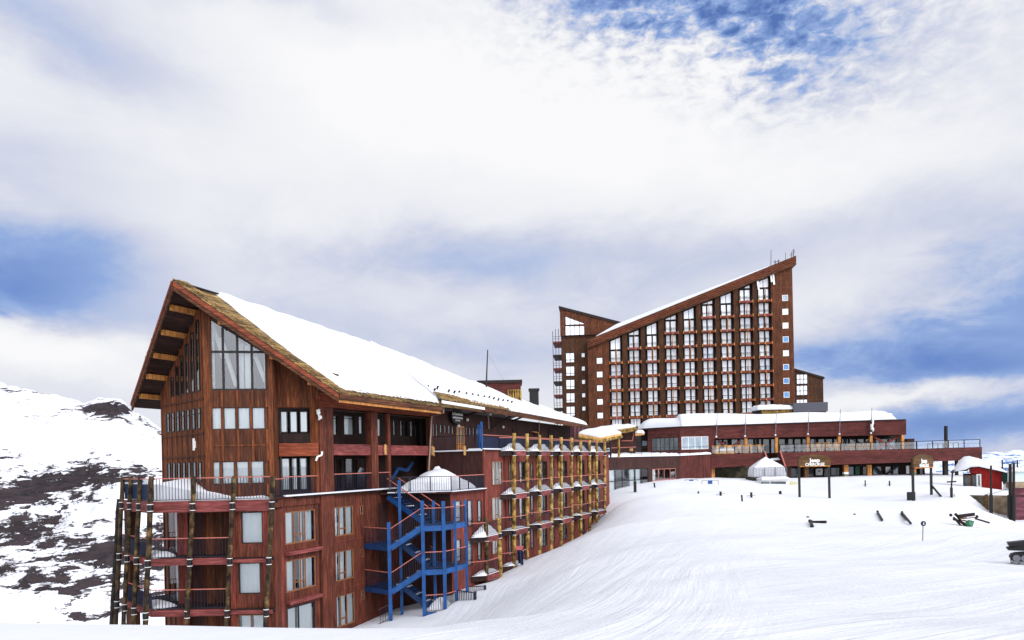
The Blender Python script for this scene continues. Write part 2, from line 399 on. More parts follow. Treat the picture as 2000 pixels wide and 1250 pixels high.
def window(parent, f, r, off=0, cols=(), rows=(), curt=((0, 1),), frame=None, pane=None, fw=.07, mw=None, proud=False, gl=None):
    u0, u1, z0, z1 = r; mb = MB()
    d = .06 if proud else -.03
    bars(mb, f, r, cols, rows, off+d-.06, off+d, fw, mw)
    wdw = mb.build('window', frame or M_dwin, parent)
    MB().poly(f.p(u0, z0, off+d-.035), f.p(u1, z0, off+d-.035), f.p(u1, z1, off+d-.035), f.p(u0, z1, off+d-.035)).build('pane', pane or M_glass, wdw, fixn=False)
    if not pane:
        for (a, b) in curt:
            cb = MB(); n = max(3, int((b-a)*(u1-u0)/.06)); o_ = off+d-.16
            top = []; bot = []
            for i in range(n+1):
                u = u0+(u1-u0)*(a+(b-a)*i/n); oo = o_+(.03 if i % 2 else -.02)+random.uniform(-.01, .01)
                bot.append(f.p(u, z0+.01, oo)); top.append(f.p(u, z1-.01, oo))
            cb.add(bot+top, [(i, i+1, i+n+2, i+n+1) for i in range(n)]).build('curtain', M_curt, wdw, smooth=True, fixn=False)
    return wdw
def railing(parent, a, b, h=1.02, sp=.15, mat=None, rmat=None, br=.012, post=None, rr=.035, top=True):
    a, b = Vector(a), Vector(b); ln = (b-a).length; n = max(1, int(ln/sp)); up = Vector((0, 0, 1)); mb = MB()
    for i in range(1, n): p = a.lerp(b, i/n); mb.beam(p+up*.08, p+up*(h-.03), br*2, br*2, up=(b-a))
    mb.beam(a+up*.08, b+up*.08, .035, .035)
    if post: 
        k = max(1, round(ln/post))
        for i in range(k+1): p = a.lerp(b, i/k); mb.beam(p, p+up*(h-.02), .06, .06, up=(b-a))
    o = mb.build('railing', mat or M_navy, parent)
    if top: MB().beam(a+up*h, b+up*h, rr*2, rr*1.4).build('handrail', rmat or M_rail, o)
    return o
def snowcap(parent, c, th, r=.35, nx=14, ny=10, amp=.08, name='snow_cover', mat=None, seed=0, mound=0, jag=0, e4=(1, 1, 1, 1), fq=.9, cone=0, nv=.25):
    """rounded layer of snow on a four-cornered base c[0..3] (counter-clockwise)."""
    c = [Vector(q) for q in c]; W = ((c[1]-c[0]).length+(c[2]-c[3]).length)/2; D = ((c[3]-c[0]).length+(c[2]-c[1]).length)/2
    mb = MB(); P = []; B = []
    def ease(i, n): x = i/n; return .5-.5*math.cos(math.pi*x) if n < 40 else x
    for j in range(ny+1):
        for i in range(nx+1):
            s_ = ease(i, nx); t_ = ease(j, ny)
            p = (c[0].lerp(c[1], s_)).lerp(c[3].lerp(c[2], s_), t_)
            e = min(s_*W*e4[3]+(9 if not e4[3] else 0), (1-s_)*W*e4[1]+(9 if not e4[1] else 0), t_*D*e4[0]+(9 if not e4[0] else 0), (1-t_)*D*e4[2]+(9 if not e4[2] else 0))
            nz = noise.noise(Vector((p.x*fq+seed*7.1, p.y*fq, seed*3.3)))
            if jag and t_ == 0: p = p+(c[3]-c[0]).normalized()*(jag*(noise.noise(Vector((s_*W*1.3, seed, 0)))+.6*noise.noise(Vector((s_*W*4, seed, 4)))))
            if jag and s_ == 0: p = p+(c[1]-c[0]).normalized()*(jag*(.7+noise.noise(Vector((t_*D*1.1, seed, 9)))+.5*noise.noise(Vector((t_*D*4, seed, 9)))))
            h = th*(1-(1-min(1, e/r))**2)**.5 if e < r else th
            h = h*(1+nv*nz)+amp*nz*min(1, e/r)
            if cone: cv = max(0, 1-max(abs(2*s_-1), abs(2*t_-1))); h += cone*(cv**.85 if cone > .9 else min(.45, cv+.1*nz)/.45*min(1, e/.25))
            if mound: h += mound*(math.sin(math.pi*s_)*math.sin(math.pi*t_))**.8
            P.append(p+Vector((0, 0, max(.01, h)))); B.append(p)
    n = nx+1
    fs = [(j*n+i, j*n+i+1, (j+1)*n+i+1, (j+1)*n+i) for j in range(ny) for i in range(nx)]
    k = len(P); mb.add(P+B, fs+[tuple(x+k for x in f_[::-1]) for f_ in fs])
    rim = [i for i in range(n)]+[j*n+nx for j in range(1, ny+1)]+[ny*n+i for i in range(nx-1, -1, -1)]+[j*n for j in range(ny-1, 0, -1)]
    mb.f += [(rim[i], rim[(i+1) % len(rim)], rim[(i+1) % len(rim)]+k, rim[i]+k) for i in range(len(rim))]
    return mb.build(name, mat or M_snow, parent, smooth=True)
def text(parent, body, f, uc, zc, off, size, mat=None, bold=.0, name='lettering', ext=.02, xs=1.0):
    cu = bpy.data.curves.new('lettering', 'FONT'); cu.body = body; cu.size = size; cu.align_x = 'CENTER'; cu.align_y = 'CENTER'
    cu.extrude = ext; cu.offset = bold; cu.resolution_u = 3
    tmp = bpy.data.objects.new('tmp', cu); COL.objects.link(tmp)
    dg = bpy.context.evaluated_depsgraph_get(); me = bpy.data.meshes.new_from_object(tmp.evaluated_get(dg))
    bpy.data.objects.remove(tmp); bpy.data.curves.remove(cu)
    mb = MB(); mb.add([f.p(uc+v_.co.x*xs, zc+v_.co.y, off+v_.co.z) for v_ in me.vertices], [tuple(p.vertices) for p in me.polygons])
    bpy.data.meshes.remove(me)
    return mb.build(name, mat or M_white, parent)

# ------------------------------------------------------------------ ground: thin-plate surface through surveyed points
CP = [(0, 1250, 9), (500, 1250, 9), (1000, 1250, 9), (1500, 1250, 10), (2000, 1250, 10), (-400, 1250, 9), (2400, 1240, 10),
      (-300, 1213, 12), (0, 1215, 12), (200, 1222, 12), (450, 1227, 12.5), (700, 1229, 13), (850, 1226, 13.5), (950, 1211, 14.5), (1110, 1187, 17), (1300, 1187, 14.5), (1500, 1187, 13.5),
      (850, 1209, 44), (760, 1218, 45), (828, 1208, 45.5), (935, 1188, 44), (960, 1160, 46), (976, 1130, 54), (910, 1150, 50),
      (1000, 1190, 30), (1030, 1150, 40), (1050, 1110, 52), (1030, 1093, 59), (1079, 1079, 64), (1116, 1056, 69), (1151, 1040, 74), (1181, 1008, 78),
      (1100, 1165, 24), (1100, 1120, 36), (1110, 1085, 52), (1200, 1150, 21), (1200, 1080, 38), (1200, 1030, 56), (1200, 992, 74), (1235, 966, 84), (1280, 944, 93),
      (1300, 1150, 18), (1300, 1080, 33), (1300, 1010, 60), (1300, 965, 82), (1320, 938, 98), (1400, 938, 98), (1480, 944, 96),
      (1500, 1150, 17), (1500, 1080, 30), (1500, 1030, 49), (1500, 985, 65), (1500, 955, 88), (1560, 938, 99),
      (1700, 1150, 17), (1700, 1080, 30), (1700, 1030, 46), (1700, 990, 62), (1700, 955, 84), (1700, 934, 98), (1830, 934, 97), (1800, 1030, 45), (1800, 975, 70), (1850, 937, 94),
      (1900, 1200, 14), (1900, 1100, 25), (1900, 1035, 42), (1885, 990, 60), (1880, 965, 76), (1895, 966, 69), (1905, 978, 69.2), (1930, 1003, 68.0), (1930, 1004, 65.5), (1960, 1012, 66.8), (1960, 1012, 62.5), (1985, 1024, 62), (1930, 967, 71.8), (1965, 966, 70.5), (1512, 952, 93.5), (1500, 957, 89), (1540, 950, 94), (2030, 1050, 52), (1990, 1100, 25), (2100, 1100, 25), (2300, 1060, 40),
      (1900, 950, 80), (1955, 966, 83), (1990, 962, 75)]
GP = [tuple(at(*q)) for q in CP]
GP += [(0, 0, -1.9), (-6, 0, -1.9), (6, 0, -2), (-30, -30, -1), (30, -30, -1), (-60, 0, -8), (60, 0, -4),
       (-7, 21, -6.8), (-12, 21, -6.8), (-20, 21, -7.5), (-3, 21, -6.0), (-8, 32, -10), (-14, 33, -11), (-22, 33, -11.5), (-3.6, 33, -8.8),
       (-16, 50, -12), (-26, 50, -14), (-30, 38, -15), (-40, 25, -16), (-5, 62, -10.5), (0, 80, -8), (-30, 90, -20), (-60, 60, -32), (-70, 20, -24),
       (10, 110, -5), (40, 112, -3.4), (70, 112, -3.4), (110, 110, -6), (40, 150, -3), (80, 150, -5), (0, 150, -8), (100, 60, -8), (130, 150, -20), (-40, 150, -40)]
GP = np.array(GP)
def tps_fit(P, lam=.02):
    n = len(P); X = P[:, :2]/30.0
    d = np.sqrt(((X[:, None]-X[None])**2).sum(-1)); K = np.where(d > 0, d*d*np.log(d+1e-12), 0)+lam*np.eye(n)*.01
    Pm = np.hstack([np.ones((n, 1)), X]); A = np.zeros((n+3, n+3)); A[:n, :n] = K; A[:n, n:] = Pm; A[n:, :n] = Pm.T
    return X, np.linalg.solve(A, np.concatenate([P[:, 2], np.zeros(3)]))
TX, TW = tps_fit(GP)
def tps(xy):
    X = np.asarray(xy)/30.0; d = np.sqrt(((X[:, None]-TX[None])**2).sum(-1)); K = np.where(d > 0, d*d*np.log(d+1e-12), 0)
    return K@TW[:-3]+TW[-3]+X@TW[-2:]
def ground_z(xy):
    xy = np.atleast_2d(np.asarray(xy, float)); R = np.hypot(xy[:, 0], xy[:, 1])
    sc_ = np.minimum(1, 170/np.maximum(R, 1e-6)); z = np.clip(tps(xy*sc_[:, None]), -60, 0)
    k = np.clip((R-150)/700, 0, 1); k = k*k*(3-2*k)
    return z*(1-k)+(-330)*k
def gz(x, y): return float(ground_z([(x, y)])[0])
def gat(px, py, Y0=8, Y1=130):
    r = ray(px, py); Y = Y0; prev = None
    ys = np.arange(Y0, Y1, .25); z = ground_z(np.stack([r.x*ys, ys], 1)); dz = r.z*ys-z
    for i in range(1, len(ys)):
        if dz[i-1] > 0 >= dz[i]:
            k = dz[i-1]/(dz[i-1]-dz[i]); y = ys[i-1]+.25*k; return Vector((r.x*y, y, r.z*y))
    return Vector((r.x*90, 90, gz(r.x*90, 90)))
angs = list(np.radians(np.concatenate([np.arange(-180, -50, 5), np.arange(-50, 50.01, .25), np.arange(55, 180, 5)])))
rads = [0.5]
while rads[-1] < 135: rads.append(rads[-1]*1.022+.02)
while rads[-1] < 40000: rads.append(rads[-1]*1.12)
xy = np.array([(r_*math.sin(a), r_*math.cos(a)) for r_ in rads for a in angs]); zz = ground_z(xy)
na = len(angs); vs = []
for (x, y), z in zip(xy, zz):
    r_ = math.hypot(x, y)
    if r_ < 140:
        k_s = min(1, max(0, (x/max(y, 1)-.12)*4)); q = x-.40*y; p_ = .42*x+y; qb = .8*y-.6*x; pb = .8*x+.6*y
        z += .05*noise.noise(Vector((x*.25, y*.25, 0)))*min(1, r_/8)
        if x > -4 and y < 70:
            am = min(1, (x+4)/6)*min(1, (70-y)/20)
            z += am*(1-k_s)*(.055*noise.noise(Vector((q*1.1, p_*.05, 3)))+.03*noise.noise(Vector((q*3.1, p_*.12, 8))))+am*k_s*(.05*noise.noise(Vector((qb*.9, pb*.05, 3)))+.025*noise.noise(Vector((qb*2.6, pb*.12, 8))))
        if y > 80 and x > 18: z += .22*abs(noise.noise(Vector((x*.28, y*.1, 5))))
    vs.append((x, y, z))
fs = [(j*na+i, (j+1)*na+i, (j+1)*na+(i+1) % na, j*na+(i+1) % na) for j in range(len(rads)-1) for i in range(na)]
mbg = MB(); mbg.v = [Vector(q) for q in vs]+[Vector((0, 0, zz[0]))]
c0 = len(vs); fs += [(i, (i+1) % na, c0) for i in range(na)]
mbg.f = fs
go = mbg.build('snow_ground', M_snowg, None, smooth=True)
tag(go, 'groomed white snow slope with curving tracks', None, None, 'structure')

# ------------------------------------------------------------------ mountains
def mtn_mat(name, rock, rock2, snow, thr=.0):
    mt, t, b = pmat(name, .9, spec=.1)
    g = t.new('ShaderNodeNewGeometry').outputs['Position']
    att = t.new('ShaderNodeAttribute'); att.attribute_name = 'rock'; a = att.outputs['Fac']
    n = t.noise(t.mapping(g, (1, .6, 3.4), (0, math.radians(-9), 0)), .010, 9, .70, .6)
    n2 = t.noise(t.mapping(g, (1, .5, 3.2), (0, math.radians(-12), 0)), .028, 8, .74, .5)
    f = t.m('ADD', t.m('ADD', n, t.m('MULTIPLY', t.m('SUBTRACT', n2, .5), 1.15)), a)
    m_ = t.m('MULTIPLY_ADD', f, 26.0, -26.0*.53, clamp=True)
    rc = t.mix(t.m('MULTIPLY_ADD', n2, 3, -1, clamp=True), rock, rock2)
    t.l.new(t.mix(m_, snow, rc), b.inputs['Base Color'])
    bump(t, b, n, .5, 6.0)
    return mt
M_mtn = mtn_mat('mountain_left', L(22, 19, 26), L(66, 58, 60), (.70, .71, .76))
M_mtnr = mtn_mat('mountain_right', L(36, 72, 140), L(92, 124, 176), (.70, .76, .86))  # blue haze of distance is put into the rock colour
def mountain(name, label, ridge, Yr, Yf, nx, ny, mat, rockf, zf, amp):
    """heightfield from foot distance Yf to ridge distance Yr; ridge as pixel profile."""
    mb = MB(); rk = []
    for j in range(ny+1):
        k = j/ny
        for i in range(nx+1):
            px = ridge[0][0]+(ridge[-1][0]-ridge[0][0])*i/nx
            py = np.interp(px, [q[0] for q in ridge], [q[1] for q in ridge])
            top = at(px, py, Yr); Y = Yf+(Yr-Yf)*min(k, 1) if k <= 1 else Yr
            zt = top.z; x = top.x*Y/Yr*(1.0)
            prof = k**.85
            z = zf+(zt-zf)*prof
            z += amp*noise.fractal(Vector((x*.004, Y*.004, 2)), .8, 2.2, 6)*math.sin(math.pi*min(1, k))**.7
            if k > .9: z += amp*.16*(k-.9)*10*noise.fractal(Vector((x*.02, 1, 0)), .8, 2.1, 4)
            q = Vector((x, Y, z)); mb.v.append(q)
            ppx = CX+F*(q.x/q.y); ppy = CY-ROLL*(ppx-CX)-F*q.z/q.y
            rk.append(rockf(ppx, ppy))
    # back slope
    n = nx+1
    for i in range(n): q = mb.v[ny*n+i]; mb.v.append(Vector((q.x, q.y+(Yr-Yf)*.8, zf))); rk.append(-.3)
    mb.f = [(j*n+i, j*n+i+1, (j+1)*n+i+1, (j+1)*n+i) for j in range(ny+1) for i in range(nx)]
    o = mb.build(name, mat, None, smooth=True)
    at_ = o.data.attributes.new('rock', 'FLOAT', 'POINT'); at_.data.foreach_set('value', rk)
    tag(o, label, None, None, 'structure'); return o
def gs(x, y, cx, cy, rx, ry, ti=0):
    dx, dy = x-cx, y-cy; p = dx*math.cos(ti)+dy*math.sin(ti); q = -dx*math.sin(ti)+dy*math.cos(ti)
    return math.exp(-(p/rx)**2-(q/ry)**2)
def rockL(x, y):
    v_ = -.09+.055*max(0, min(1, (y-985)/60))
    v_ += .30*gs(x, y, 70, 955, 140, 32, -.22)+.22*gs(x, y, 190, 925, 110, 24, -.05)
    v_ += .38*gs(x, y, 208, 800, 46, 15, .05)-.10*gs(x, y, 150, 860, 250, 32)-.05*gs(x, y, 60, 790, 120, 30)
    v_ += .16*gs(x, y, 30, 1045, 80, 40)+.15*gs(x, y, 170, 1130, 200, 60, .05)+.11*gs(x, y, 230, 1060, 160, 30)
    v_ += .14*gs(x, y, 20, 815, 60, 5)+.16*gs(x, y, 60, 765, 130, 4, .12)+.14*gs(x, y, 290, 828, 60, 8, .6)+.09*gs(x, y, 20, 890, 60, 14)
    return v_
mountain('mountain_slope', 'snow covered mountainside with dark rock bands at left',
         [(-500, 700), (-200, 722), (-60, 738), (0, 748), (60, 762), (150, 781), (165, 786), (190, 779), (235, 779), (262, 806), (320, 838), (420, 880), (600, 900), (760, 915)],
         1900, 520, 330, 190, M_mtn, rockL, -330, 55)
def rockR(x, y): return -.03+.10*gs(x, y, 1975, 912, 40, 14)+.04*gs(x, y, 1945, 900, 40, 8)
mountain('mountain_range', 'distant blue and white mountain range at far right',
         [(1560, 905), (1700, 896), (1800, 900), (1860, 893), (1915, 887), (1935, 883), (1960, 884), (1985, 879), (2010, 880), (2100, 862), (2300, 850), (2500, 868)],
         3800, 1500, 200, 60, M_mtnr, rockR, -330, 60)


# ================================================================== LODGE (near gabled hotel wing)
us, ns = (.421, .907), (.907, -.421)
def ST(s_, t_, z=0.0): return Vector((.421*s_+.907*t_, .907*s_-.421*t_, z))
def toST(x, y): return .421*x+.907*y, .907*x-.421*y
TR, TL, TE, TEL = -33.3, -39.7, -27.0, -41.3
RIDGE = [(28.08, 10.3), (38, 9.85), (46, 9.35), (55.3, 8.45), (64.4, 7.65), (78.9, 6.6)]
def ridge_z(s_): return float(np.interp(s_, [q[0] for q in RIDGE], [q[1] for q in RIDGE]))
def roof_under(x, y, gap=.45):
    s_, t_ = toST(x, y); zr = ridge_z(s_)
    if t_ > TR: ze = 4.25 if s_ < 46.2 else 4.5; return zr-(zr-ze)*(t_-TR)/(TE-TR)-gap
    return zr-(zr-4.2)*(TR-t_)/(TR-TEL)-gap
lodge = thing('ski_lodge', 'big near lodge of weathered red wood with snowy gable roof and log balconies', 'hotel', tuple(ST(45, -33, -10)))
P1 = Face((-13.45, 40.1), (.421, .907)); P1.O = Vector((ST(34, -29.1).x, ST(34, -29.1).y))
P1b = Face((ST(34, -30.7).x, ST(34, -30.7).y), us)
P2 = Face((ST(47, -24.7).x, ST(47, -24.7).y), us)
P3 = Face((ST(47, -23.85).x, ST(47, -23.85).y), us)
C = Vector((-17.5, 41.0)); PA = Face(C, (.985, .17)); PL = Face(C+Vector((-.704, .710))*7.0, (.704, -.710))
PF2 = Face((-13.98, 43.0), (2.14, .6))
FB = Face((-19.85, 39.2), (1, 0))                              # balcony front of the prow
FBL = Face((-19.85-.7*4.85, 39.2+.71*4.85), (.70, -.71))       # balcony side of the prow
ZB = -12.5
# ---- prow front wall
uA, uB = 0, PA.m(536, 800)[0]
def PAr(*a): return PA.rect(*a)
ztop = lambda f, u: roof_under(f.p(u, 0).x, f.p(u, 0).y)
wx = [(407, 433), (437, 462), (466, 491), (495, 519)]
big_t = [(617, 635), (640, 655), (657, 672), (677, 686)]
holes = []
uL = PA.m(407, 700)[0]; uR = PA.m(519.5, 720)[0]
row2 = PAr(406, 796, 518, 838); row3 = PAr(403, 902, 516, 944)
zs = PA.m(460, 762)[1]
wallA = [(uA, ZB), (uB, ZB), (uB, ztop(PA, uB)), (uA, ztop(PA, uA)+.1)]
bigtop = lambda u: PA.m(407, 617)[1]+(u-uL)*(PA.m(519, 687)[1]-PA.m(407, 617)[1])/(uR-uL)
mb = MB(); outer = [[Vector((u, z, 0)) for u, z in wallA], [Vector((uL, zs, 0)), Vector((uL, bigtop(uL), 0)), Vector((uR, bigtop(uR), 0)), Vector((uR, zs, 0))]]
for r in (row2, row3): outer.append([Vector((r[0], r[2], 0)), Vector((r[0], r[3], 0)), Vector((r[1], r[3], 0)), Vector((r[1], r[2], 0))])
mb.add([PA.p(q.x, q.y) for lp in outer for q in lp], [tuple(x) for x in tessellate_polygon(outer)])
for r in (row2, row3):
    for (a, b) in (((r[0], r[2]), (r[0], r[3])), ((r[1], r[2]), (r[1], r[3])), ((r[0], r[3]), (r[1], r[3]))):
        mb.poly(PA.p(*a), PA.p(*b), PA.p(b[0], b[1], -.25), PA.p(a[0], a[1], -.25))
mb.build('wall', M_prowd, lodge)
# big slanted windows
n4 = 4
mb = MB(); fo, fi = -.02, -.14
step = (uR-uL)/4; zt_mid = PA.m(460, 687)[1]
mb.prism([PA.p(uL, bigtop(uL), fo), PA.p(uR, bigtop(uR), fo), PA.p(uR, bigtop(uR), fi), PA.p(uL, bigtop(uL), fi)], (0, 0, -.14))
mb.prism([PA.p(uL, zs, fo), PA.p(uR, zs, fo), PA.p(uR, zs, fi), PA.p(uL, zs, fi)], (0, 0, .09))
for i in range(5):
    u = uL+step*i; h = .11
    a, b = max(uL, u-h/2), min(uR, u+h/2); slab(mb, PA, a, b, zs+.09, bigtop((a+b)/2)-.14, fi+.004, fo+.03)
slab(mb, PA, uL+.05, uR-.05, zt_mid-.06, zt_mid+.06, fi+.01, fo+.02)
bw_ = mb.build('window', M_dwin, lodge)
MB().poly(PA.p(uL, zs, -.08), PA.p(uR, zs, -.08), PA.p(uR, bigtop(uR), -.08), PA.p(uL, bigtop(uL), -.08)).build('pane', M_glass, bw_, fixn=False)
mb = MB()   # pale diagonal roof struts and curtains seen inside
for (x0, y0, x1, y1) in ((412, 622, 437, 700), (432, 660, 462, 755), (497, 690, 518, 745), (470, 640, 500, 700)):
    mb.beam(PA.w(x0, y0, -.9), PA.w(x1, y1, -.9), .22, .22)
mb.build('interior_strut', M_white, bw_)
for (a, b) in ((.0, .07), (.47, .58), (.60, .72), (.94, 1.0)):
    cb = MB(); n = 10; zb_ = zs+.1
    pts = [(uL+(uR-uL)*(a+(b-a)*i/n), -.5+(.04 if i % 2 else -.04)) for i in range(n+1)]
    cb.add([PA.p(u, zb_, o) for u, o in pts]+[PA.p(u, bigtop(u)-.3, o) for u, o in pts], [(i, i+1, i+n+2, i+n+1) for i in range(n)]).build('curtain', M_curt, bw_, smooth=True, fixn=False)
for r, ct in ((row2, ((.0, .24), (.25, .49), (.51, .74), (.76, 1))), (row3, ((.0, .24), (.25, .49), (.51, .74), (.76, 1)))):
    u0, u1, z0, z1 = r; st = (u1-u0)/4
    for i in range(4):
        window(lodge, PA, (u0+st*i+(.05 if i else 0), u0+st*(i+1)-(.05 if i < 3 else 0), z0, z1), 0, curt=((0, 1),), fw=.05)
    mb = MB()
    for i in range(1, 4): slab(mb, PA, u0+st*i-.06, u0+st*i+.06, z0, z1, -.2, -.02)
    mb.build('mullion', M_prow, lodge)
# battens of the prow front
mb = MB(); e = .05
for x in (403, 434, 464, 493, 521):
    u = PA.m(x, 780)[0]
    for (za, zb_) in ((PA.m(x, 795)[1], zs), (PA.m(x, 901)[1], PA.m(x, 839)[1]), (-1.6, PA.m(x, 945)[1])):
        slab(mb, PA, u-.06, u+.06, za, zb_, .004, .09)
slab(mb, PA, 0.1, uB-.4, PA.m(460, 870)[1]-.03, PA.m(460, 870)[1]+.03, .004, .05)
mb.build('batten', M_prow, lodge)
mb = MB()
for (a, b, o) in ((0.0, .34, .08), (.40, .62, .05), (uR+.08, uR+.36, .07), (uR+.40, uB-.02, .04)):
    b = min(b, uB); zt_ = ztop(PA, b)-.02
    if a < .5 and False: pass
    slab(mb, PA, a, b if not (.39 < a < .5) else uL-.02, ZB, zt_, .003, o)
mb.build('corner_post', M_prow, lodge)
# ---- prow left wall
uLn = 7.0
lw = [(0, ZB), (uLn, ZB), (uLn, ztop(PL, uLn)), (0, ztop(PL, 0))]
hl = []
us_ = [1.0+i*.82 for i in range(7)]
for i in range(7):
    a = us_[i]; b = a+.5
    hl.append((a, b, PL.m(370, 840)[1] - .0, PL.m(370, 800)[1])); hl.append((a, b, PL.m(370, 940)[1], PL.m(370, 903)[1]))
    zt_ = min(ztop(PL, a), ztop(PL, b))-.5
    if zt_ > PL.m(370, 768)[1]+1: hl.append((a, b, PL.m(370, 768)[1], zt_))
hl = [h for h in hl if h[1] < uLn-.35]
wall('wall', PL, lw, hl, M_prow, lodge)
for h in hl: window(lodge, PL, h, 0, curt=((0, .45),), fw=.05, frame=M_dwin, proud=True, rows=(.72,) if h[3] > 2 else ())
mb = MB()
for i in range(9):
    u = min(uLn-.05, .15+i*.82); slab(mb, PL, u-.05, u+.06, ZB, ztop(PL, u)-.02, .003, .06)
mb.build('batten', M_prow, lodge)
mb = MB()
for z in (PL.m(370, 785)[1], PL.m(370, 850)[1], PL.m(370, 893)[1]): slab(mb, PL, 0.2, uLn-.1, z, z+.07, .004, .1)
mb.build('batten', M_prowd, lodge)
# side wall of the prow and upper wall between prow and porch
PS = Face((PA.p(uB, 0).x, PA.p(uB, 0).y), (-13.98-PA.p(uB, 0).x, 43.0-PA.p(uB, 0).y))
ls = (Vector((-13.98, 43.0))-PS.O).length
wall('wall', PS, [(0, ZB), (ls, ZB), (ls, ztop(PS, ls)), (0, ztop(PS, 0))], [], M_prow, lodge)
u2 = PF2.m(622, 800)[0]
zsid = PF2.m(580, 796)[1]
rA = PF2.rect(544, 799, 616, 846); rB = PF2.rect(544, 893, 615, 968); bandz = (PF2.m(580, 891)[1], PF2.m(580, 866)[1])
wall('wall', PF2, [(0, zsid), (u2, zsid), (u2, ztop(PF2, u2)+.2), (0, ztop(PF2, 0)+.2)], [], M_prow, lodge, off=.1, thick=.5)
wall('wall', PF2, [(0, ZB), (u2, ZB), (u2, zsid), (0, zsid)], [(.12, u2-.15, rA[2], rA[3]), (.12, u2-.12, -1.45, bandz[0]-.02)], M_dark, lodge, depth=.3)
a0 = .14; w_ = u2-.3
for (a, b) in ((0, .19), (.26, .47), (.54, .76), (.82, 1.0)):
    window(lodge, PF2, (a0+w_*a, a0+w_*b, rA[2]+.05, rA[3]-.12), -.05, curt=((0, 1),), fw=.05)
for (a, b, c) in ((0, .23, ((0, 1),)), (.28, .44, ((.4, 1),)), (.5, .72, ((.2, .8),)), (.8, 1.0, ((0, 1),))):
    window(lodge, PF2, (a0+w_*a, a0+w_*b, -1.4, bandz[0]-.1), -.05, curt=c, fw=.05)
mb = MB(); slab(mb, PF2, .02, u2-.05, bandz[0], bandz[1], .12, .3); mb.build('band_board', M_bando, lodge)
# ---- porch on P1: columns, beams, bands
def uP1(px, py=880): return P1.m(px, py)[0]
uE = uP1(845, 850)
uc = [(uP1(620), uP1(646)), (uP1(722), uP1(735)), (uP1(757), uP1(762))]
zf1, zf0 = -1.66, .62
mb = MB(); slab(mb, P1, uc[0][0], uc[0][1], ZB, 3.75, -.3, .22); mb.build('column', M_red, lodge)
mb = MB(); slab(mb, P1, uc[0][0]-.28, uc[0][0]-.01, zf1, 4.1, -.3, .12); mb.build('column', M_prow, lodge)
mb = MB(); slab(mb, P1, uc[1][0], uc[1][1], zf1+.02, 3.6, -.3, .16); mb.build('column', M_red, lodge)
mb = MB(); slab(mb, P1, uc[2][0], uc[2][1], zf1+.02, 3.6, -.2, .05); mb.build('column', M_red, lodge)
mb = MB(); slab(mb, P1, uE-.5, uE, ZB, 3.6, -.3, .05); mb.build('column', M_prowd, lodge)
zb0 = P1.m(690, 889)[1]; zb1 = P1.m(690, 868)[1]; zt0 = P1.m(700, 801)[1]; zt1 = P1.m(700, 777)[1]
mb = MB()
slab(mb, P1, uc[0][1]+.01, uc[1][0]-.01, zb0, zb1, -.2, .08)
slab(mb, P1, uc[1][1]+.01, uc[2][0]-.01, zb0, zb1, -.2, .07); slab(mb, P1, uc[2][1]+.01, uE-.52, zb0, zb1, -.2, .09)
mb.build('band_board', M_band, lodge)
mb = MB(); slab(mb, P1, uc[0][0]+.02, uE-.1, zt0, zt1, -.25, .26); mb.build('beam', M_bando, lodge)
# porch back wall with windows
hb = []
for (x0, y0, x1, y1) in ((651, 811, 661, 850), (672, 811, 693, 850), (701, 813, 709, 848), (736, 818, 745, 852)): hb.append(P1b.rect(x0, y0, x1, y1))
for x in (768, 782, 791, 801, 810, 819): hb.append(P1b.rect(x, 820+(x-768)*.06, x+6.5, 851+(x-768)*.06))
ub0, ub1 = P1b.m(600, 850)[0], P1b.m(845, 850)[0]+1
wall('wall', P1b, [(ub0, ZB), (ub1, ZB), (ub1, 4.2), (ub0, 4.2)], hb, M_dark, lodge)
for i, h in enumerate(hb): window(lodge, P1b, h, 0, curt=((0, 1),) if i < 4 else ((.0, 1),) if i % 3 else ((0, .5),), fw=.04, rows=(.85,) if i < 3 else ())
for (x0, x1, cr_) in ((652, 667, ((.0, .4), (.7, 1))), (672, 688, ()), (690, 714, ((.7, .8),))):
    r = P1b.rect(x0, 895, x1, 945); window(lodge, P1b, (r[0], r[1], zf1+.1, r[3]), .12, curt=cr_, fw=.06, proud=False)
# porch floors
mb = MB(); slab(mb, P1, uc[0][0]-2.2, uE+.2, zf1-.14, zf1, -1.7, .30); mb.build('porch_floor', M_dark, lodge)
mb = MB(); slab(mb, P1, uc[0][1], uE-.5, zb0+.05, zb0+.17, -1.7, -.22); mb.build('porch_floor', M_dark, lodge)
mb = MB(); slab(mb, P1, uc[0][0]+.1, uE, 3.55, 3.6, -1.7, -.25); mb.build('porch_ceiling', M_soffit, lodge)
railing(lodge, P1.p(uc[0][1]+.02, zf1, .12), P1.p(uc[1][0]-.02, zf1, .12), h=1.15, sp=.16)
railing(lodge, P1.p(uc[1][1]+.02, zf1, .12), P1.p(uP1(757), zf1, .12), h=1.15, sp=.16)
railing(lodge, P1.p(uP1(548), zf1, .2), P1.p(uc[0][0]-.3, zf1, .2), h=1.1, sp=.13)
mb = MB(); slab(mb, P1, uP1(545), uE+1.0, zf1-.02, zf1+.07, .24, .42); mb.build('snow_cover', M_snow, lodge)
# inner blue stair seen under the porch
mb = MB(); a = P1.w(765, 936, -1.0); b = P1.w(778, 915, -1.0); c = P1.w(795, 919, -1.0); d = P1.w(806, 903, -1.0)
mb.beam(a, b, .1, .24); mb.beam(b, c, .1, .24); mb.beam(c, d, .1, .24); mb.build('stair_stringer', M_blued, lodge)
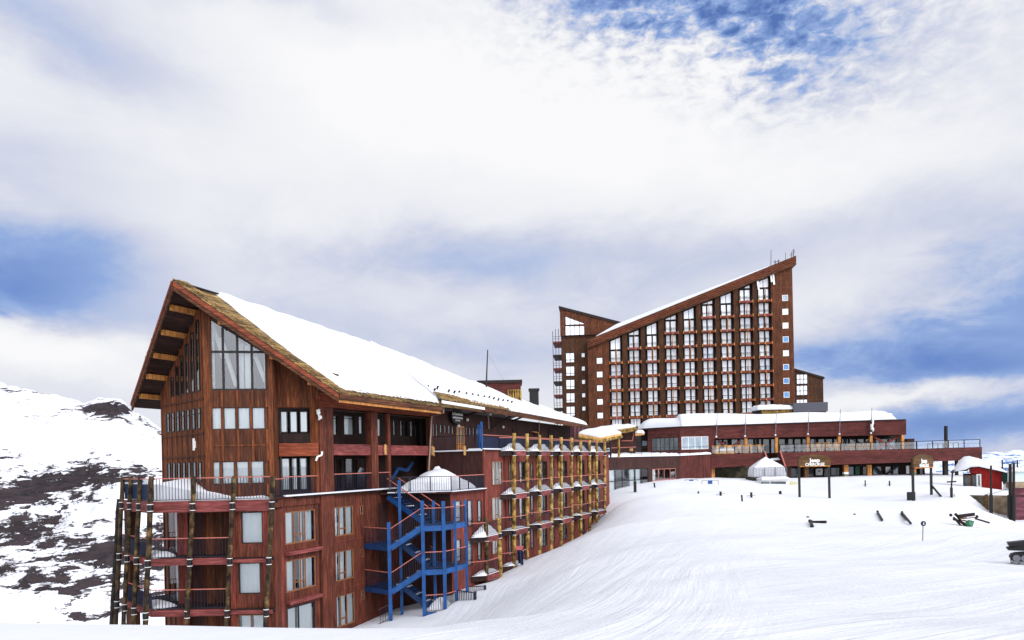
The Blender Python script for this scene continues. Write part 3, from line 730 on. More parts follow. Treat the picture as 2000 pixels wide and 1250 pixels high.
# ---- lower wall on P1
lowwin = [(556, 1000, 617, 1055, 1), (558, 1096, 618, 1144, 1), (649, 991, 691, 1043, 2), (650, 1079, 692, 1128, 2), (652, 1167, 694, 1215, 2),
          (703, 987, 710, 1004, 3), (704, 1072, 711, 1087, 3), (706, 1153, 713, 1171, 3), (561, 1188, 616, 1232, 4)]
u_0 = uP1(534, 1050); hl = [P1.rect(*q[:4]) for q in lowwin]
wall('wall', P1, [(u_0, ZB), (uE, ZB), (uE, zf1-.02), (u_0, zf1-.02)], hl, M_red, lodge)
for q, h in zip(lowwin, hl):
    k = q[4]
    if k == 1: window(lodge, P1, h, 0, cols=(.30, .50, .66), rows=((.27, .30, .66),), curt=((0, .27), (.52, .60), (.69, .94)), frame=M_fwood, fw=.07)
    elif k == 2: window(lodge, P1, h, 0, cols=(.34, .64), rows=((.25, .34, .64),), curt=((.02, .28), (.38, .60), (.70, .97)), frame=M_fwood, fw=.07)
    elif k == 3: window(lodge, P1, h, 0, frame=M_fwood, fw=.07)
    else: window(lodge, P1, h, 0, cols=(.42,), curt=((.08, .36), (.45, .95)), fw=.08)
for (x0, y, x1) in ((556, 1085, 622), (558, 1182, 622)):
    mb = MB(); u0_, z = P1.m(x0, y); slab(mb, P1, u0_, P1.m(x1, y)[0], z, z+.2, .003, .35); mb.build('ledge', M_band, lodge)
mb = MB()
for x in (548, 622, 697): u = uP1(x); slab(mb, P1, u-.04, u+.04, ZB, zf1-.1, .003, .06)
for y in (1060, 1155): slab(mb, P1, u_0+.1, uE-.6, P1.m(650, y)[1]-.03, P1.m(650, y)[1]+.03, .002, .04)
mb.build('batten', M_redb, lodge)
# doors onto the blue stair landings
for (x0, y0, x1, y1) in ((738, 983, 757, 1050), (740, 1073, 757, 1135)):
    r = P1.rect(x0, y0, x1, y1); mb = MB(); slab(mb, P1, r[0], r[1], r[2], r[3], .004, .06); mb.build('door', M_brown, lodge)
# ---- P2 block: end wall, terrace, side wall
zt = P2.m(943, 957)[1]                       # terrace level
z0f = .92                                    # upper promenade level
u880, u943 = P2.m(880, 1000)[0], P2.m(943, 920)[0]
uP2e = P2.m(1186, 960)[0]
E1 = Face((P2.p(u880, 0).x, P2.p(u880, 0).y), (-.907, .421), flip=True)
E2 = Face((P2.p(u943, 0).x, P2.p(u943, 0).y), (-.907, .421), flip=True)
wall('wall', E1, [(0, ZB), (4.5, ZB), (4.5, zt), (0, zt)], [], M_brown, lodge)  # both end walls: their shade is put into this darker brown
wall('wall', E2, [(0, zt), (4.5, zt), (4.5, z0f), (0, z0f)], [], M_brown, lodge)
mb = MB(); mb.prism([P2.p(u880-.35, zt, .3), P2.p(u943-.02, zt, .3), P2.p(u943-.02, zt, -4.4), P2.p(u880-2.2, zt, -4.4)], (0, 0, .12)); mb.build('terrace_floor', M_brown, lodge)
# wing wall with windows
hw = []
def ww(x0, y0, x1, y1, k=0): hw.append((P2.rect(x0, y0, x1, y1), k))
for (y0, y1) in ((979, 1018), (1055, 1095)): ww(888, y0, 900, y1, 0)
for (y0, y1) in ((978, 1027), (1055, 1103)): ww(912, y0, 922, y1, 0)
for (y0, y1) in ((978, 1018), (1055, 1092)): ww(932, y0, 940, y1, 0)
for (y0, y1) in ((901, 946), (972, 1013), (1040, 1078)): ww(960, y0, 981, y1, 1)
for k_, x in enumerate((1006, 1048, 1088, 1124, 1156)):
    wd = (15, 13, 12, 10, 9)[k_]; hgt = (40, 37, 34, 31, 28)[k_]
    for lev, yb in enumerate(((902, 972, 1040), (901, 965, 1028), (900, 960, 1018), (899, 955, 1008), (899, 951, 1000))[k_]):
        if lev == 2 and k_ == 4: continue
        ww(x+7, yb, x+7+wd, yb+hgt, 2)
        ww(x-13+k_, yb+2, x-7+k_*.6, yb+hgt+4, 0)
uw1 = P2.m(1190, 950)[0]
wall('wall', P2, [(u880, ZB), (uw1, ZB), (uw1, z0f), (u943, z0f), (u943, zt), (u880, zt)], [h for h, k in hw], M_redb, lodge)
for h, k in hw:
    if k == 0: window(lodge, P2, h, 0, rows=(.2,), frame=M_dwin, fw=.04, proud=True)
    elif k == 1: window(lodge, P2, h, 0, cols=(.34, .66), rows=((.22, .34, .66),), curt=((0, .34), (.38, .62), (.66, 1)), frame=M_fwood, fw=.05, proud=True)
    else: window(lodge, P2, h, 0, cols=(.45, .75), rows=(.25,), curt=((0, .45),), frame=M_dwin, fw=.05, proud=True)
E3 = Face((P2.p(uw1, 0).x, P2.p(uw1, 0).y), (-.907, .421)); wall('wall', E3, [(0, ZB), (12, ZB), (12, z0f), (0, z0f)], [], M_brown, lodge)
mb = MB(); mb.prism([P2.p(u943, z0f, .12), P2.p(uw1, z0f, .12), P2.p(uw1, z0f, -4.4), P2.p(u943, z0f, -4.4)], (0, 0, .1)); mb.build('promenade_floor', M_brown, lodge)
mb = MB(); mb.prism([P2.p(u943-.02, z0f+.1, .14), P2.p(uw1, z0f+.1, .14), P2.p(uw1, z0f+.1, -1.2), P2.p(u943-.02, z0f+.1, -1.2)], (0, 0, .09)); mb.build('snow_cover', M_snow, lodge)
mb = MB()
for x in (944, 986): u = P2.m(x, 950)[0]; slab(mb, P2, u-.05, u+.18, ZB, z0f-.02, .003, .12)
mb.build('batten', M_redb, lodge)
# wall under the promenade roof on P1
uPe = P1.m(1148, 850)[0]
hp = []
for i, x in enumerate((849, 855, 863, 871, 879, 886)): hp.append(P1.rect(x-3, 829+.11*(x-860), x+1.4, 845+.11*(x-860)+(10 if i < 2 else 0)))
dr = P1.rect(890, 832, 905, 868)
for x in (911, 917, 924, 931, 938): hp.append(P1.rect(x, 834+.11*(x-911), x+4, 850+.11*(x-911)+(12 if x > 918 else 0)))
wall('wall', P1, [(uE, z0f+.1), (uPe, z0f+.1), (uPe, 4.0), (uE, 4.3)], hp, M_brown, lodge)
for h in hp: window(lodge, P1, h, 0, fw=.04, frame=M_dwin)
mb = MB(); bars(mb, P1, (dr[0], dr[1], z0f+.1, dr[3]), (.5,), (.3,), .01, .12, .1); slab(mb, P1, dr[0]+.1, dr[1]-.1, z0f+.12, z0f+.6, .02, .1)
do = mb.build('door', M_orange, lodge); MB().poly(P1.p(dr[0], z0f+.2, .03), P1.p(dr[1], z0f+.2, .03), P1.p(dr[1], dr[3], .03), P1.p(dr[0], dr[3], .03)).build('pane', M_paned, do, fixn=False)
for x in (1000, 1042, 1070): r = P1.rect(x, 838, x+12, 870); mb = MB(); slab(mb, P1, r[0], r[1], z0f+.1, r[3], .004, .07); mb.build('door', M_dark, lodge)
mb = MB()
for x in (1112, 1120, 1128, 1136): r = P1.rect(x, 833, x+4, 856); slab(mb, P1, r[0], r[1], r[2], r[3], .004, .05)
mb.build('shutter', M_mauve, lodge)
# eave braces
for (x0, y0, x1, y1) in ((908, 812, 944, 800), (960, 836, 997, 812), (1000, 822, 1028, 812)):
    a = P1.w(x0, y0, .1); b = P1.w(x1, y1, 1.4); MB().beam(a, b, .14, .16).build('brace', M_dark, lodge)
# ---- roofs
def roofpart(name, top, th, mat):
    mb = MB(); mb.prism(top, (0, 0, -th)); return mb.build(name, mat, lodge)
E_ = ST(34.1, TE, 4.28); E2_ = ST(46.0, TE, 4.22); A_ = Vector((-18.38, 39.4, 10.36)); L_ = Vector((-24.24, 46, 4.35))
R1 = ST(46, TR, ridge_z(46))
mb = MB(); mb.prism([A_, E_, E2_, R1], (0, 0, -.32)); roof = mb.build('roof', M_shingle, lodge)
mb = MB(); Lb = ST(79, TEL, 4.2); Rb = ST(79, TR, ridge_z(79))
mb.prism([A_, R1, ST(46, TEL, 4.3), L_], (0, 0, -.32)); mb.prism([R1, Rb, Lb, ST(46, TEL, 4.3)], (0, 0, -.32)); mb.build('roof', M_soffit, lodge)
e_pts = [(46.02, 4.50), (52.9, 4.62), (62, 4.5), (72, 4.3), (79.4, 4.12)]
mb = MB()
for (sa, za), (sb, zb_) in zip(e_pts[:-1], e_pts[1:]):
    mb.prism([ST(sa, TR, ridge_z(sa)), ST(sa, TE, za), ST(sb, TE, zb_), ST(sb, TR, ridge_z(sb))], (0, 0, -.3))
mb.build('roof', M_shingle, lodge)
# rake and eave fascia boards
def board(a, b, th, drop, mat, name='fascia', out=(0, 0, 0), top=0.0):
    a = Vector(a); b = Vector(b); d = (b-a); sd_ = Vector((d.y, -d.x, 0)).normalized()*th; o = Vector(out)+Vector((0, 0, top))
    mb = MB(); mb.prism([a+o, b+o, b+o+sd_, a+o+sd_], (0, 0, -drop)); return mb.build(name, mat, lodge)
board(A_, E_, .10, .58, M_fascia, top=.02); board(A_, E_, .05, .26, M_bando, out=(.0, -.10, 0), top=-.04)
board(L_, A_, .10, .55, M_fascia, top=.02); board(L_, A_, .05, .2, M_bando, out=(-.08, -.06, 0), top=-.02)
board(E_, E2_, .08, .34, M_fascia, top=.0); board(E_, E2_, .06, .16, M_orange, top=-.36, out=(-.1, 0, 0))
board(ST(46, TE, 4.72), ST(52.9, TE, 4.62), .08, .22, M_white, top=-.02)
board(ST(46, TE, 4.72), ST(52.9, TE, 4.62), .05, .22, M_fascia, top=-.25, out=(-.1, 0, 0))
for (sa, za), (sb, zb_) in zip(e_pts[1:-1], e_pts[2:]): board(ST(sa, TE, za), ST(sb, TE, zb_), .08, .42, M_fascia)
# ragged shingle fringe at rake and eave
def fringe(a, b, inn, n, name='shingle_edge', th=.05, mat=None):
    mb = MB(); a = Vector(a); b = Vector(b); inn = Vector(inn); d = (b-a)/n
    for i in range(n):
        for rw in range(3):
            p = a+d*(i+random.uniform(-.2, .2))+inn*(.22*rw)+Vector((0, 0, .03+.045*rw)); l_ = random.uniform(.0, .16)
            q = [p-inn*l_, p-inn*l_+d*.93, p+d*.93+inn*.45, p+inn*.45]
            j = Vector((0, 0, random.uniform(0, .05)))
            mb.prism([q[0]+j, q[1]+j, q[2], q[3]], (0, 0, th*random.uniform(.5, 1.2)))
    return mb.build(name, mat or M_shingle, lodge)
slope_in = (R1-E2_).normalized()
fringe(E_, E2_, slope_in, 60); fringe(A_, E_, (E2_-E_).normalized(), 60)
fringe(ST(46, TE, 4.76), ST(58, TE, 4.6), Vector((ns[0]*-.8, ns[1]*-.8, .55)), 60); fringe(L_, A_, (R1-A_).normalized(), 45)
# exposed shingle wedge near the apex is the roof itself; snow starts behind it
S1 = A_.lerp(R1, .15)+Vector((0, 0, .02)); S2 = E_.lerp(E2_, .02)+slope_in*.25
snowcap(lodge, [S2, E2_+slope_in*.22, R1, S1], .36, .5, 46, 36, .05, seed=3, jag=.22, e4=(1, 0, 1, 1))
prev = None
for k, ((sa, za), (sb, zb_)) in enumerate(zip(e_pts[:-1], e_pts[1:])):
    ia = (ST(sa, TR, ridge_z(sa))-ST(sa, TE, za)).normalized()*(.55 if k == 0 else .12)
    ib = (ST(sb, TR, ridge_z(sb))-ST(sb, TE, zb_)).normalized()*(.16 if k < 3 else .05)
    if k: ia = prev
    snowcap(lodge, [ST(sa, TE, za)+ia, ST(sb, TE, zb_)+ib, ST(sb, TR, ridge_z(sb)), ST(sa, TR, ridge_z(sa))], .36, .6, 40, 30, .04, seed=5, jag=.10 if k < 2 else 0, e4=(1, 1 if k == 3 else 0, 0, 0))
    prev = ib
snowcap(lodge, [A_.lerp(R1, .25), R1, ST(46, TEL, 4.3), L_.lerp(ST(46, TEL, 4.3), .3)], .28, .5, 20, 16, .05, seed=8, e4=(1, 0, 1, 1))
# black ridge trim where the snow has melted
mb = MB(); mb.beam(A_+Vector((0, 0, .0)), A_.lerp(R1, .33)+Vector((0, 0, .12)), .25, .08); mb.build('ridge_trim', M_black, lodge)
# soffit purlins poking out under the left rake
ud = (R1-A_); ud.z = 0; ud.normalize()
for k in (.12, .31, .50, .68, .86):
    p = A_.lerp(L_, k)+Vector((0, 0, -.52)); mb = MB(); mb.beam(p+ud*.15, p+ud*3.2, .22, .30); mb.build('purlin', M_orange, lodge)
for k in (.25, .56, .80):
    p = A_.lerp(E_, k)+Vector((0, 0, -.62)); mb = MB(); mb.beam(p+ud*.1, p+ud*2.2, .2, .22); mb.build('purlin', M_orange, lodge)
# snow guards, stones on the roof
def onroof(px, py):
    # meet the right-hand roof plane
    r = ray(px, py); best = None
    for Y in np.arange(40, 90, .1):
        p = r*Y; s_, t_ = toST(p.x, p.y)
        if TR <= t_ <= TE and p.z <= roof_under(p.x, p.y, -.32): return p
    return r*55
for (px, py) in ((834, 759), (853, 760), (847, 765), (875, 767), (886, 769), (895, 769), (909, 772), (921, 774), (932, 776), (944, 778), (954, 779), (963, 781), (972, 783), (981, 785), (990, 786), (998, 788)):
    p = onroof(px, py); MB().beam(p-Vector((0, 0, .2)), p+Vector((.05, 0, .14)), .12, .12).ball(p+Vector((.1, -.05, .18)), .09).build('snow_guard', M_black, lodge)
for (px, py) in ((562, 663), (596, 684), (609, 702), (632, 707), (655, 711), (642, 727)):
    p = onroof(px, py); MB().ball(p, .09, .8).build('roof_bolt', M_black, lodge)
mb = MB(); q = onroof(645, 728); mb.beam(q, q+Vector((.5, .1, -.15)), .12, .06); mb.build('roof_bolt', M_black, lodge)
# rainwater pipes
def pipe(pts, r, mat, name='downpipe', par=None):
    mb = MB()
    for a, b in zip(pts[:-1], pts[1:]): mb.tube(a, b, r, r, 7)
    return mb.build(name, mat, par or lodge, smooth=False)
M_pipe = simple('pipe_brownish', L(150, 124, 112), .5, .2)
pipe([P1.w(866, 796, 1.7), P1.w(866, 806, 1.7), P1.w(843, 812, .2), P1.w(841, 850, .2), P1.w(837, 927, .25)], .07, M_pipe)
pipe([P1.w(948, 800, 1.6), P1.w(953, 808, .3), P1.w(955, 838, .2)], .06, M_pipe)
pipe([P1.w(1053, 823, .2), P1.w(1053, 842, .2)], .05, M_pipe); pipe([P1.w(1039, 843, .4), P1.w(1052, 845, .4), P1.w(1052, 862, .4)], .06, M_orange)
# lamps and white brackets on the walls
for (px, py, f, o) in ((622, 806, P1, .35), (625, 815, P1, .35), (958, 809, P1, .25), (983, 834, P1, .15), (896, 782+50, P1, .2), (990, 811, P1, .6), (913, 820, P1, .2), (777, 984, P1, .2)):
    c_ = f.w(px, py, o); MB().ball(c_, .13, 1.1).beam(c_, c_-Vector((.0, -.3, 0)), .05, .05).build('wall_lamp', M_white, lodge, smooth=False)
pipe([P1.w(618, 802, .32), P1.w(624, 800, .36), P1.w(622, 812, .36), P1.w(628, 816, .36), P1.w(622, 820, .32)], .045, M_white, 'lamp_cable')
pipe([P1.w(617, 900, .32), P1.w(620, 892, .36), P1.w(628, 889, .36), P1.w(629, 882, .36)], .06, M_white, 'lamp_cable')
for (px, py, f) in ((382, 868, PL), (750, 878, P1), (845, 882, P1), (909, 880, E2), (846, 880, E2)):
    u, z = f.m(px, py, .1); mb = MB(); slab(mb, f, u-.09, u+.09, z-.35, z+.35, .18, .24); slab(mb, f, u-.05, u+.05, z-.2, z+.2, .1, .18); mb.build('wall_bracket', M_white if f is PL else M_yel, lodge)
# chimney housing clad in boards and logs, steel flue
c_ = at(976, 760, 75); mb = MB(); mb.box(c_.x-2.1, c_.x+2.2, 74, 77, 5.5, 8.2); ch = mb.build('chimney_housing', M_rest, lodge)
mb = MB(); mb.box(c_.x-2.3, c_.x+2.35, 73.8, 77.2, 8.2, 8.5); mb.build('chimney_cap', M_pole, ch)
mb = MB()
for i in range(6): mb.tube((c_.x+.9+i*.25, 73.85, 5.5), (c_.x+.9+i*.25, 73.85, 7.5), .11, .11, 7)
mb.build('log_cladding', M_log, ch)
c_ = at(1043, 775, 80); mb = MB(); mb.box(c_.x-.5, c_.x+.5, 79.5, 80.5, 5.5, 7.9); fl = mb.build('flue', M_black, lodge); mb = MB(); mb.box(c_.x-.6, c_.x+.6, 79.4, 80.6, 7.9, 8.15); mb.build('flue_cap', M_black, fl)
# ---- prow balconies
def fbz(y): return FB.m(400, y)[1]
lv = [(fbz(978), fbz(1000)), (fbz(1090), fbz(1103)), (fbz(1190), fbz(1203))]      # deck edge top, bottom
uK = FB.m(532, 1000)[0]; uRb = FB.m(447, 1050)[0]; wl = 4.85
def fl_poly(z, inset=0): return [FBL.p(0, z), FBL.p(wl, z), FB.p(uK, z), P1.p(uP1(534, 1000), z, -.05), PA.p(uB, z, -.3), PL.p(0, z, 0)]
for i, (a, b) in enumerate(lv):
    mb = MB(); mb.prism([FBL.p(.05, a-.2, -.05), FBL.p(wl-.02, a-.2, -.05), FB.p(uK-.02, a-.2, -.05), FB.p(uK-.02, a-.2, -2.5), FBL.p(.05, a-.2, -3)], (0, 0, .18)); mb.build('balcony_floor', M_dark, lodge)
    mb = MB(); slab(mb, FB, 0.0, uK if i == 0 else uRb, b, a, -.12, .05); mb.build('band_board', M_band, lodge)
    mb = MB(); slab(mb, FBL, 0.0, wl-.02, b, a, -.12, .05); mb.build('band_board', M_band, lodge)
# wall part to the right of the balconies with two curtained windows
hwn = [FB.rect(467, 1001, 510, 1062), FB.rect(462, 1101, 506, 1161), FB.rect(460, 1203, 520, 1240)]
wall('wall', FB, [(uRb, ZB), (uK, ZB), (uK, lv[0][1]), (uRb, lv[0][1])], hwn, M_red, lodge, off=-.25, thick=2.2)
for i, h in enumerate(hwn): window(lodge, FB, h, -.25, curt=((0, 1),) if i < 2 else ((.1, .4), (.5, .9)), frame=M_dwin if i < 2 else M_fwood, cols=() if i < 2 else (.45,), fw=.05)
for i in (1, 2): mb = MB(); slab(mb, FB, uRb+.02, uK-.1, lv[i][1]+.05, lv[i][0]-.1, -.24, -.02); mb.build('band_board', M_band, lodge)
mb = MB()
for x in (452, 517): u = FB.m(x, 1050)[0]; slab(mb, FB, u-.14, u+.14, ZB, lv[0][1]-.01, -.24, -.08)
mb.build('batten', M_redb, lodge)
# recessed back walls of the balconies
FBb = Face((-18.9, 41.4), (1, 0)); mb = MB(); slab(mb, FBb, 0.25, 3.6, ZB, lv[0][0]-.25, -.1, 0); mb.build('wall', M_brown, lodge)
mb = MB(); slab(mb, FBb, -.35, .25, ZB, lv[0][0]-.25, -.1, .35); mb.build('column', M_redb, lodge)
for i in range(2):
    u_ = 2.95; z1 = lv[i][1]-.05; window(lodge, FBb, (u_, u_+.6, lv[i+1][0], z1), .05, curt=((0, 1),), fw=.04)
for i in range(2):   # glass door of the side balcony
    window(lodge, FBb, (-1.1, -.4, lv[i+1][0]+.02, lv[i][1]-.05), .0, curt=((.55, 1),), fw=.05)
mb = MB(); slab(mb, FBL, .0, .9, ZB, lv[0][0]-.2, -.6, -.1); mb.build('wall', M_prowd, lodge)
slabb = MB(); slab(slabb, FBL, 3.0, 3.5, lv[1][1], lv[1][0]-.2, -2.6, -2.2)
# railings
for i in range(3):
    z = lv[i][0]; h = 1.25 if i == 0 else 1.1
    railing(lodge, FB.p(0.05, z, .0), FB.p(uK if i == 0 else uRb, z, .0), h=h, sp=.17, br=.013)
    railing(lodge, FBL.p(0.05, z, .0), FBL.p(wl-.05, z, .0), h=h, sp=.17)
    if i: 
        mb = MB(); slab(mb, FBL, .3, wl-.3, z+.05, z+.85, -.1, -.06); mb.build('balcony_panel', M_navyp, lodge)
mb = MB(); slab(mb, FBL, .3, wl-.2, lv[0][0]+.1, lv[0][0]+.95, -.1, -.06); mb.build('balcony_panel', M_blued, lodge)
# deck snow, drifted against the prow
snowcap(lodge, [FB.p(0.1, lv[0][0], -.1), FB.p(uK, lv[0][0], -.1), PA.p(uB-.5, lv[0][0], .1), PL.p(.6, lv[0][0], .1)], .12, .3, 24, 10, .02, seed=11)
mb = MB(); zD = lv[0][0]
mb.add([FB.p(.12, zD, -.12), FB.p(uRb, zD, -.12), PA.p(1.3, zD, .05), PL.p(4.5, zD, .05),
        FB.p(.12, zD+.95, -.12), FB.p(uRb, zD+.10, -.12), PA.p(1.3, zD+.15, .05), PL.p(4.5, zD+1.25, .05)],
       [(0, 1, 5, 4), (1, 2, 6, 5), (2, 3, 7, 6), (3, 0, 4, 7), (4, 5, 6, 7), (0, 3, 2, 1)]).build('snow_cover', M_snow, lodge)
for i in (1, 2): snowcap(lodge, [FBL.p(2.6, lv[i][0], -.15), FBL.p(wl-.1, lv[i][0], -.15), FB.p(.9, lv[i][0], -1.0), FBL.p(2.6, lv[i][0], -1.2)], .3, .6, 12, 8, .05, seed=20+i)
# battered log posts with dark joints
def post(pts, Ytop, Ybot, r=.15, mat=None, floors=(), name='log_post', par=None):
    (x0, y0), (x1, y1) = pts; a = at(x0, y0, Ytop); b = at(x1, y1, Ybot)
    mb = MB(); n = 9; q = []
    for i in range(n+1):
        p = a.lerp(b, i/n); q.append(p+Vector((random.uniform(-.02, .02), random.uniform(-.02, .02), 0)))
    for i in range(n): mb.tube(q[i], q[i+1], r*random.uniform(.92, 1.08), r*random.uniform(.92, 1.08), 9)
    o = mb.build(name, mat or M_log, par or lodge, smooth=True)
    for z in floors:
        k = (z-a.z)/(b.z-a.z)
        if 0 < k < 1:
            p = a.lerp(b, k); mb = MB(); mb.tube(p+Vector((0, 0, -.16)), p+Vector((0, 0, .16)), r*1.12, r*1.12, 9); c_ = mb.build('post_collar', M_black, o)
            [MB().tube(p+Vector((0, 0, zz)), p+Vector((0, 0, zz+.035)), r*1.18, r*1.18, 9).build('post_ring', M_white, o) for zz in (-.20, .165)]
    return o
fz = [ (a+b)/2 for a, b in lv]
for (x0, x1) in ((379, 364), (457, 442), (534, 518)): post([(x0, 930), (x1, 1232)], 38.95, 38.8, .125, M_logd, fz)
post([(296, 930), (283, 1232)], 38.95, 38.6, .14, M_logd, fz)
for (x0, x1, Y) in ((274, 260, 40.3), (256, 241, 41.4), (240, 226, 42.4)): post([(x0, 931), (x1, 1232)], Y, Y-.3, .125, M_logd, fz)
post([(233, 975), (219, 1232)], 43.0, 42.6, .16, M_fascia and M_pole, ())
# battered corner pier between the prow balconies and the wing
mb = MB(); a = FB.p(uK-.25, lv[0][1], .02); b = P1.p(uP1(552, 1050), lv[0][1], .03); a2 = FB.p(uK-.75, ZB, .3); b2 = P1.p(uP1(549, 1050), ZB, .1)
mb.add([a, b, b+Vector((0, .8, 0)), a+Vector((0, .8, 0)), a2, b2, b2+Vector((0, .8, 0)), a2+Vector((0, .8, 0))], [(0, 1, 2, 3), (4, 5, 6, 7), (0, 1, 5, 4), (1, 2, 6, 5), (2, 3, 7, 6), (3, 0, 4, 7)])
mb.build('corner_pier', M_redb, lodge)
mb = MB(); mb.prism([FB.p(uK-.3, lv[0][0]-.5, .05), P1.p(uP1(550, 1000), lv[0][0]-.5, .1), P1.p(uc[0][0]-.02, lv[0][0]-.5, .1), P1.p(uc[0][0]-.02, lv[0][0]-.5, -.2), FB.p(uK-.3, lv[0][0]-.5, -.5)], (0, 0, .42)); mb.build('band_board', M_red, lodge)
railing(lodge, FB.p(uK, lv[0][0], .0), P1.p(uP1(550), lv[0][0], .2), h=1.1, sp=.15)
# interior darkness behind the glazing
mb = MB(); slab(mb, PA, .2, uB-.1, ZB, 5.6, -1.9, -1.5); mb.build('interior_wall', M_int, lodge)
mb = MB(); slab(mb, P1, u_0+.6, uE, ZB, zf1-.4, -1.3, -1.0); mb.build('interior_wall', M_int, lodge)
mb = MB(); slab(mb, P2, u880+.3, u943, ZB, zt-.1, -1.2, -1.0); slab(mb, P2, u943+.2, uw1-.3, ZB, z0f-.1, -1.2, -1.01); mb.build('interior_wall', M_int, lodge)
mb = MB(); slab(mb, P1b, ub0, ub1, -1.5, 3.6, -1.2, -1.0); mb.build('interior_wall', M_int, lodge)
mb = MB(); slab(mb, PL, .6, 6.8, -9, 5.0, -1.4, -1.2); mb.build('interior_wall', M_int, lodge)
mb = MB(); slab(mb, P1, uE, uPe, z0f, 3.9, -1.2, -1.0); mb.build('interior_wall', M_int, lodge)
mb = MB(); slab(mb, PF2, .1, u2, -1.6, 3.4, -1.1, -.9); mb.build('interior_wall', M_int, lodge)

# ---- wing balconies with yellow log posts
fr = [.92, P3.m(1030, 962)[1], P3.m(1030, 1030)[1]]
pairs = [((1004, 846, 1104), (1029, 847, 1092)), ((1054, 850, 1092), (1076, 850, 1080)), ((1096, 854, 1070), (1116, 855, 1057)), ((1134, 858, 1055), (1151, 860, 1042)), ((1165, 861, 1030), (1180.5, 863, 1010))]
for k, ((xa, ya, yb), (xc, yc, yd)) in enumerate(pairs):
    Ya = 26.3*1400/(1650-xa); Yc = 26.3*1400/(1650-xc)
    ua, uc_ = P3.m(xa, 950)[0], P3.m(xc, 950)[0]
    post([(xa, ya), (xa+.5, yb+10)], Ya, Ya, .145, M_log, [z-.2 for z in fr]); post([(xc, yc), (xc+1, yd+10)], Yc, Yc, .165, M_log, [z-.2 for z in fr])
    mid = P3.p((ua+uc_)/2+.1, 0, -.75); post([(CX+F*mid.x/mid.y, 885), (CX+F*mid.x/mid.y, 1060-k*8)], mid.y, mid.y, .11, M_log)
    for lev in range(3):
        z = fr[lev]
        if gz(P3.p(ua, 0).x, P3.p(ua, 0).y) > z-.5 or (k == 4 and lev == 2 and False): continue
        top = z-.02; bt = z-.42
        mb = MB(); slab(mb, P3, ua+.12, uc_-.12, bt, top, -.06, .06); bb = mb.build('balcony_band', M_band, lodge)
        mb = MB(); mb.prism([P3.p(ua+.1, bt+.02, -.07), P3.p(uc_+.1, bt+.02, -.07), P3.p(uc_+.1, bt+.02, -.82), P3.p(ua-.9, bt+.02, -.82)], (0, 0, .36)); mb.build('balcony_floor', M_dark, lodge)
        a = P3.p(ua+.1, z, 0); b = P3.p(uc_-.1, z, 0)
        railing(lodge, a, b, h=1.05, sp=.16); railing(lodge, P3.p(ua-.9, z, -.8), a, h=1.05, sp=.16)
        snowcap(lodge, [P3.p(ua-.05, z, .02), P3.p(uc_-.05, z, .02), P3.p(uc_-.05, z, -.8), P3.p(ua-.85, z, -.8)], (.20, .16, .10)[lev], .25, 14, 8, .03, seed=30+k*3+lev, cone=(.42, .34, .08)[lev])
    # privacy pillar and lower bay floor at snow level
    z = fr[2]-2.72
    if gz(P3.p(ua, 0).x, P3.p(ua, 0).y) < z-.2:
        mb = MB(); mb.prism([P3.p(ua+.1, z-.6, -.04), P3.p(uc_-.1, z-.6, -.04), P3.p(uc_+.1, z-.6, -.82), P3.p(ua-.9, z-.6, -.82)], (0, 0, .5)); mb.build('balcony_floor', M_brown, lodge)
        railing(lodge, P3.p(ua+.1, z-.1, 0), P3.p(uc_-.1, z-.1, 0), h=1.05, sp=.16); railing(lodge, P3.p(ua-.9, z-.1, -.8), P3.p(ua+.1, z-.1, 0), h=1.05, sp=.16)
        snowcap(lodge, [P3.p(ua-.05, z-.1, .02), P3.p(uc_-.05, z-.1, .02), P3.p(uc_-.05, z-.1, -.8), P3.p(ua-.85, z-.1, -.8)], .25, .4, 10, 8, .03, seed=50+k)
# first small balcony beside the stair
ua, uc_ = P3.m(949, 1060)[0], P3.m(974, 1060)[0]
Ya = 26.3*1400/(1650-949); Yc = 26.3*1400/(1650-974)
post([(949, 1012), (951, 1150)], Ya, Ya, .16, M_logd, [P3.m(960, 1050)[1]]); post([(974, 1012), (977, 1140)], Yc, Yc, .18, M_log, [P3.m(960, 1050)[1]])
for (yy, mnd) in ((1046, .95), (1120, .2)):
    z = P3.m(962, yy)[1]
    mb = MB(); slab(mb, P3, ua+.1, uc_-.1, z-.42, z, -.06, .06); mb.build('balcony_band', M_band, lodge)
    mb = MB(); mb.prism([P3.p(ua+.1, z-.4, -.07), P3.p(uc_+.1, z-.4, -.07), P3.p(uc_+.1, z-.4, -.82), P3.p(ua-.9, z-.4, -.82)], (0, 0, .36)); mb.build('balcony_floor', M_dark, lodge)
    railing(lodge, P3.p(ua+.1, z, 0), P3.p(uc_-.1, z, 0), h=1.05, sp=.16, rmat=M_pole if mnd > .5 else None); railing(lodge, P3.p(ua-.9, z, -.8), P3.p(ua+.1, z, 0), h=1.05, sp=.16)
    snowcap(lodge, [P3.p(ua-.25, z, .02), P3.p(uc_-.05, z, .02), P3.p(uc_-.05, z, -.8), P3.p(ua-.85, z, -.8)], .12, .3, 14, 8, .02, seed=60, cone=mnd)
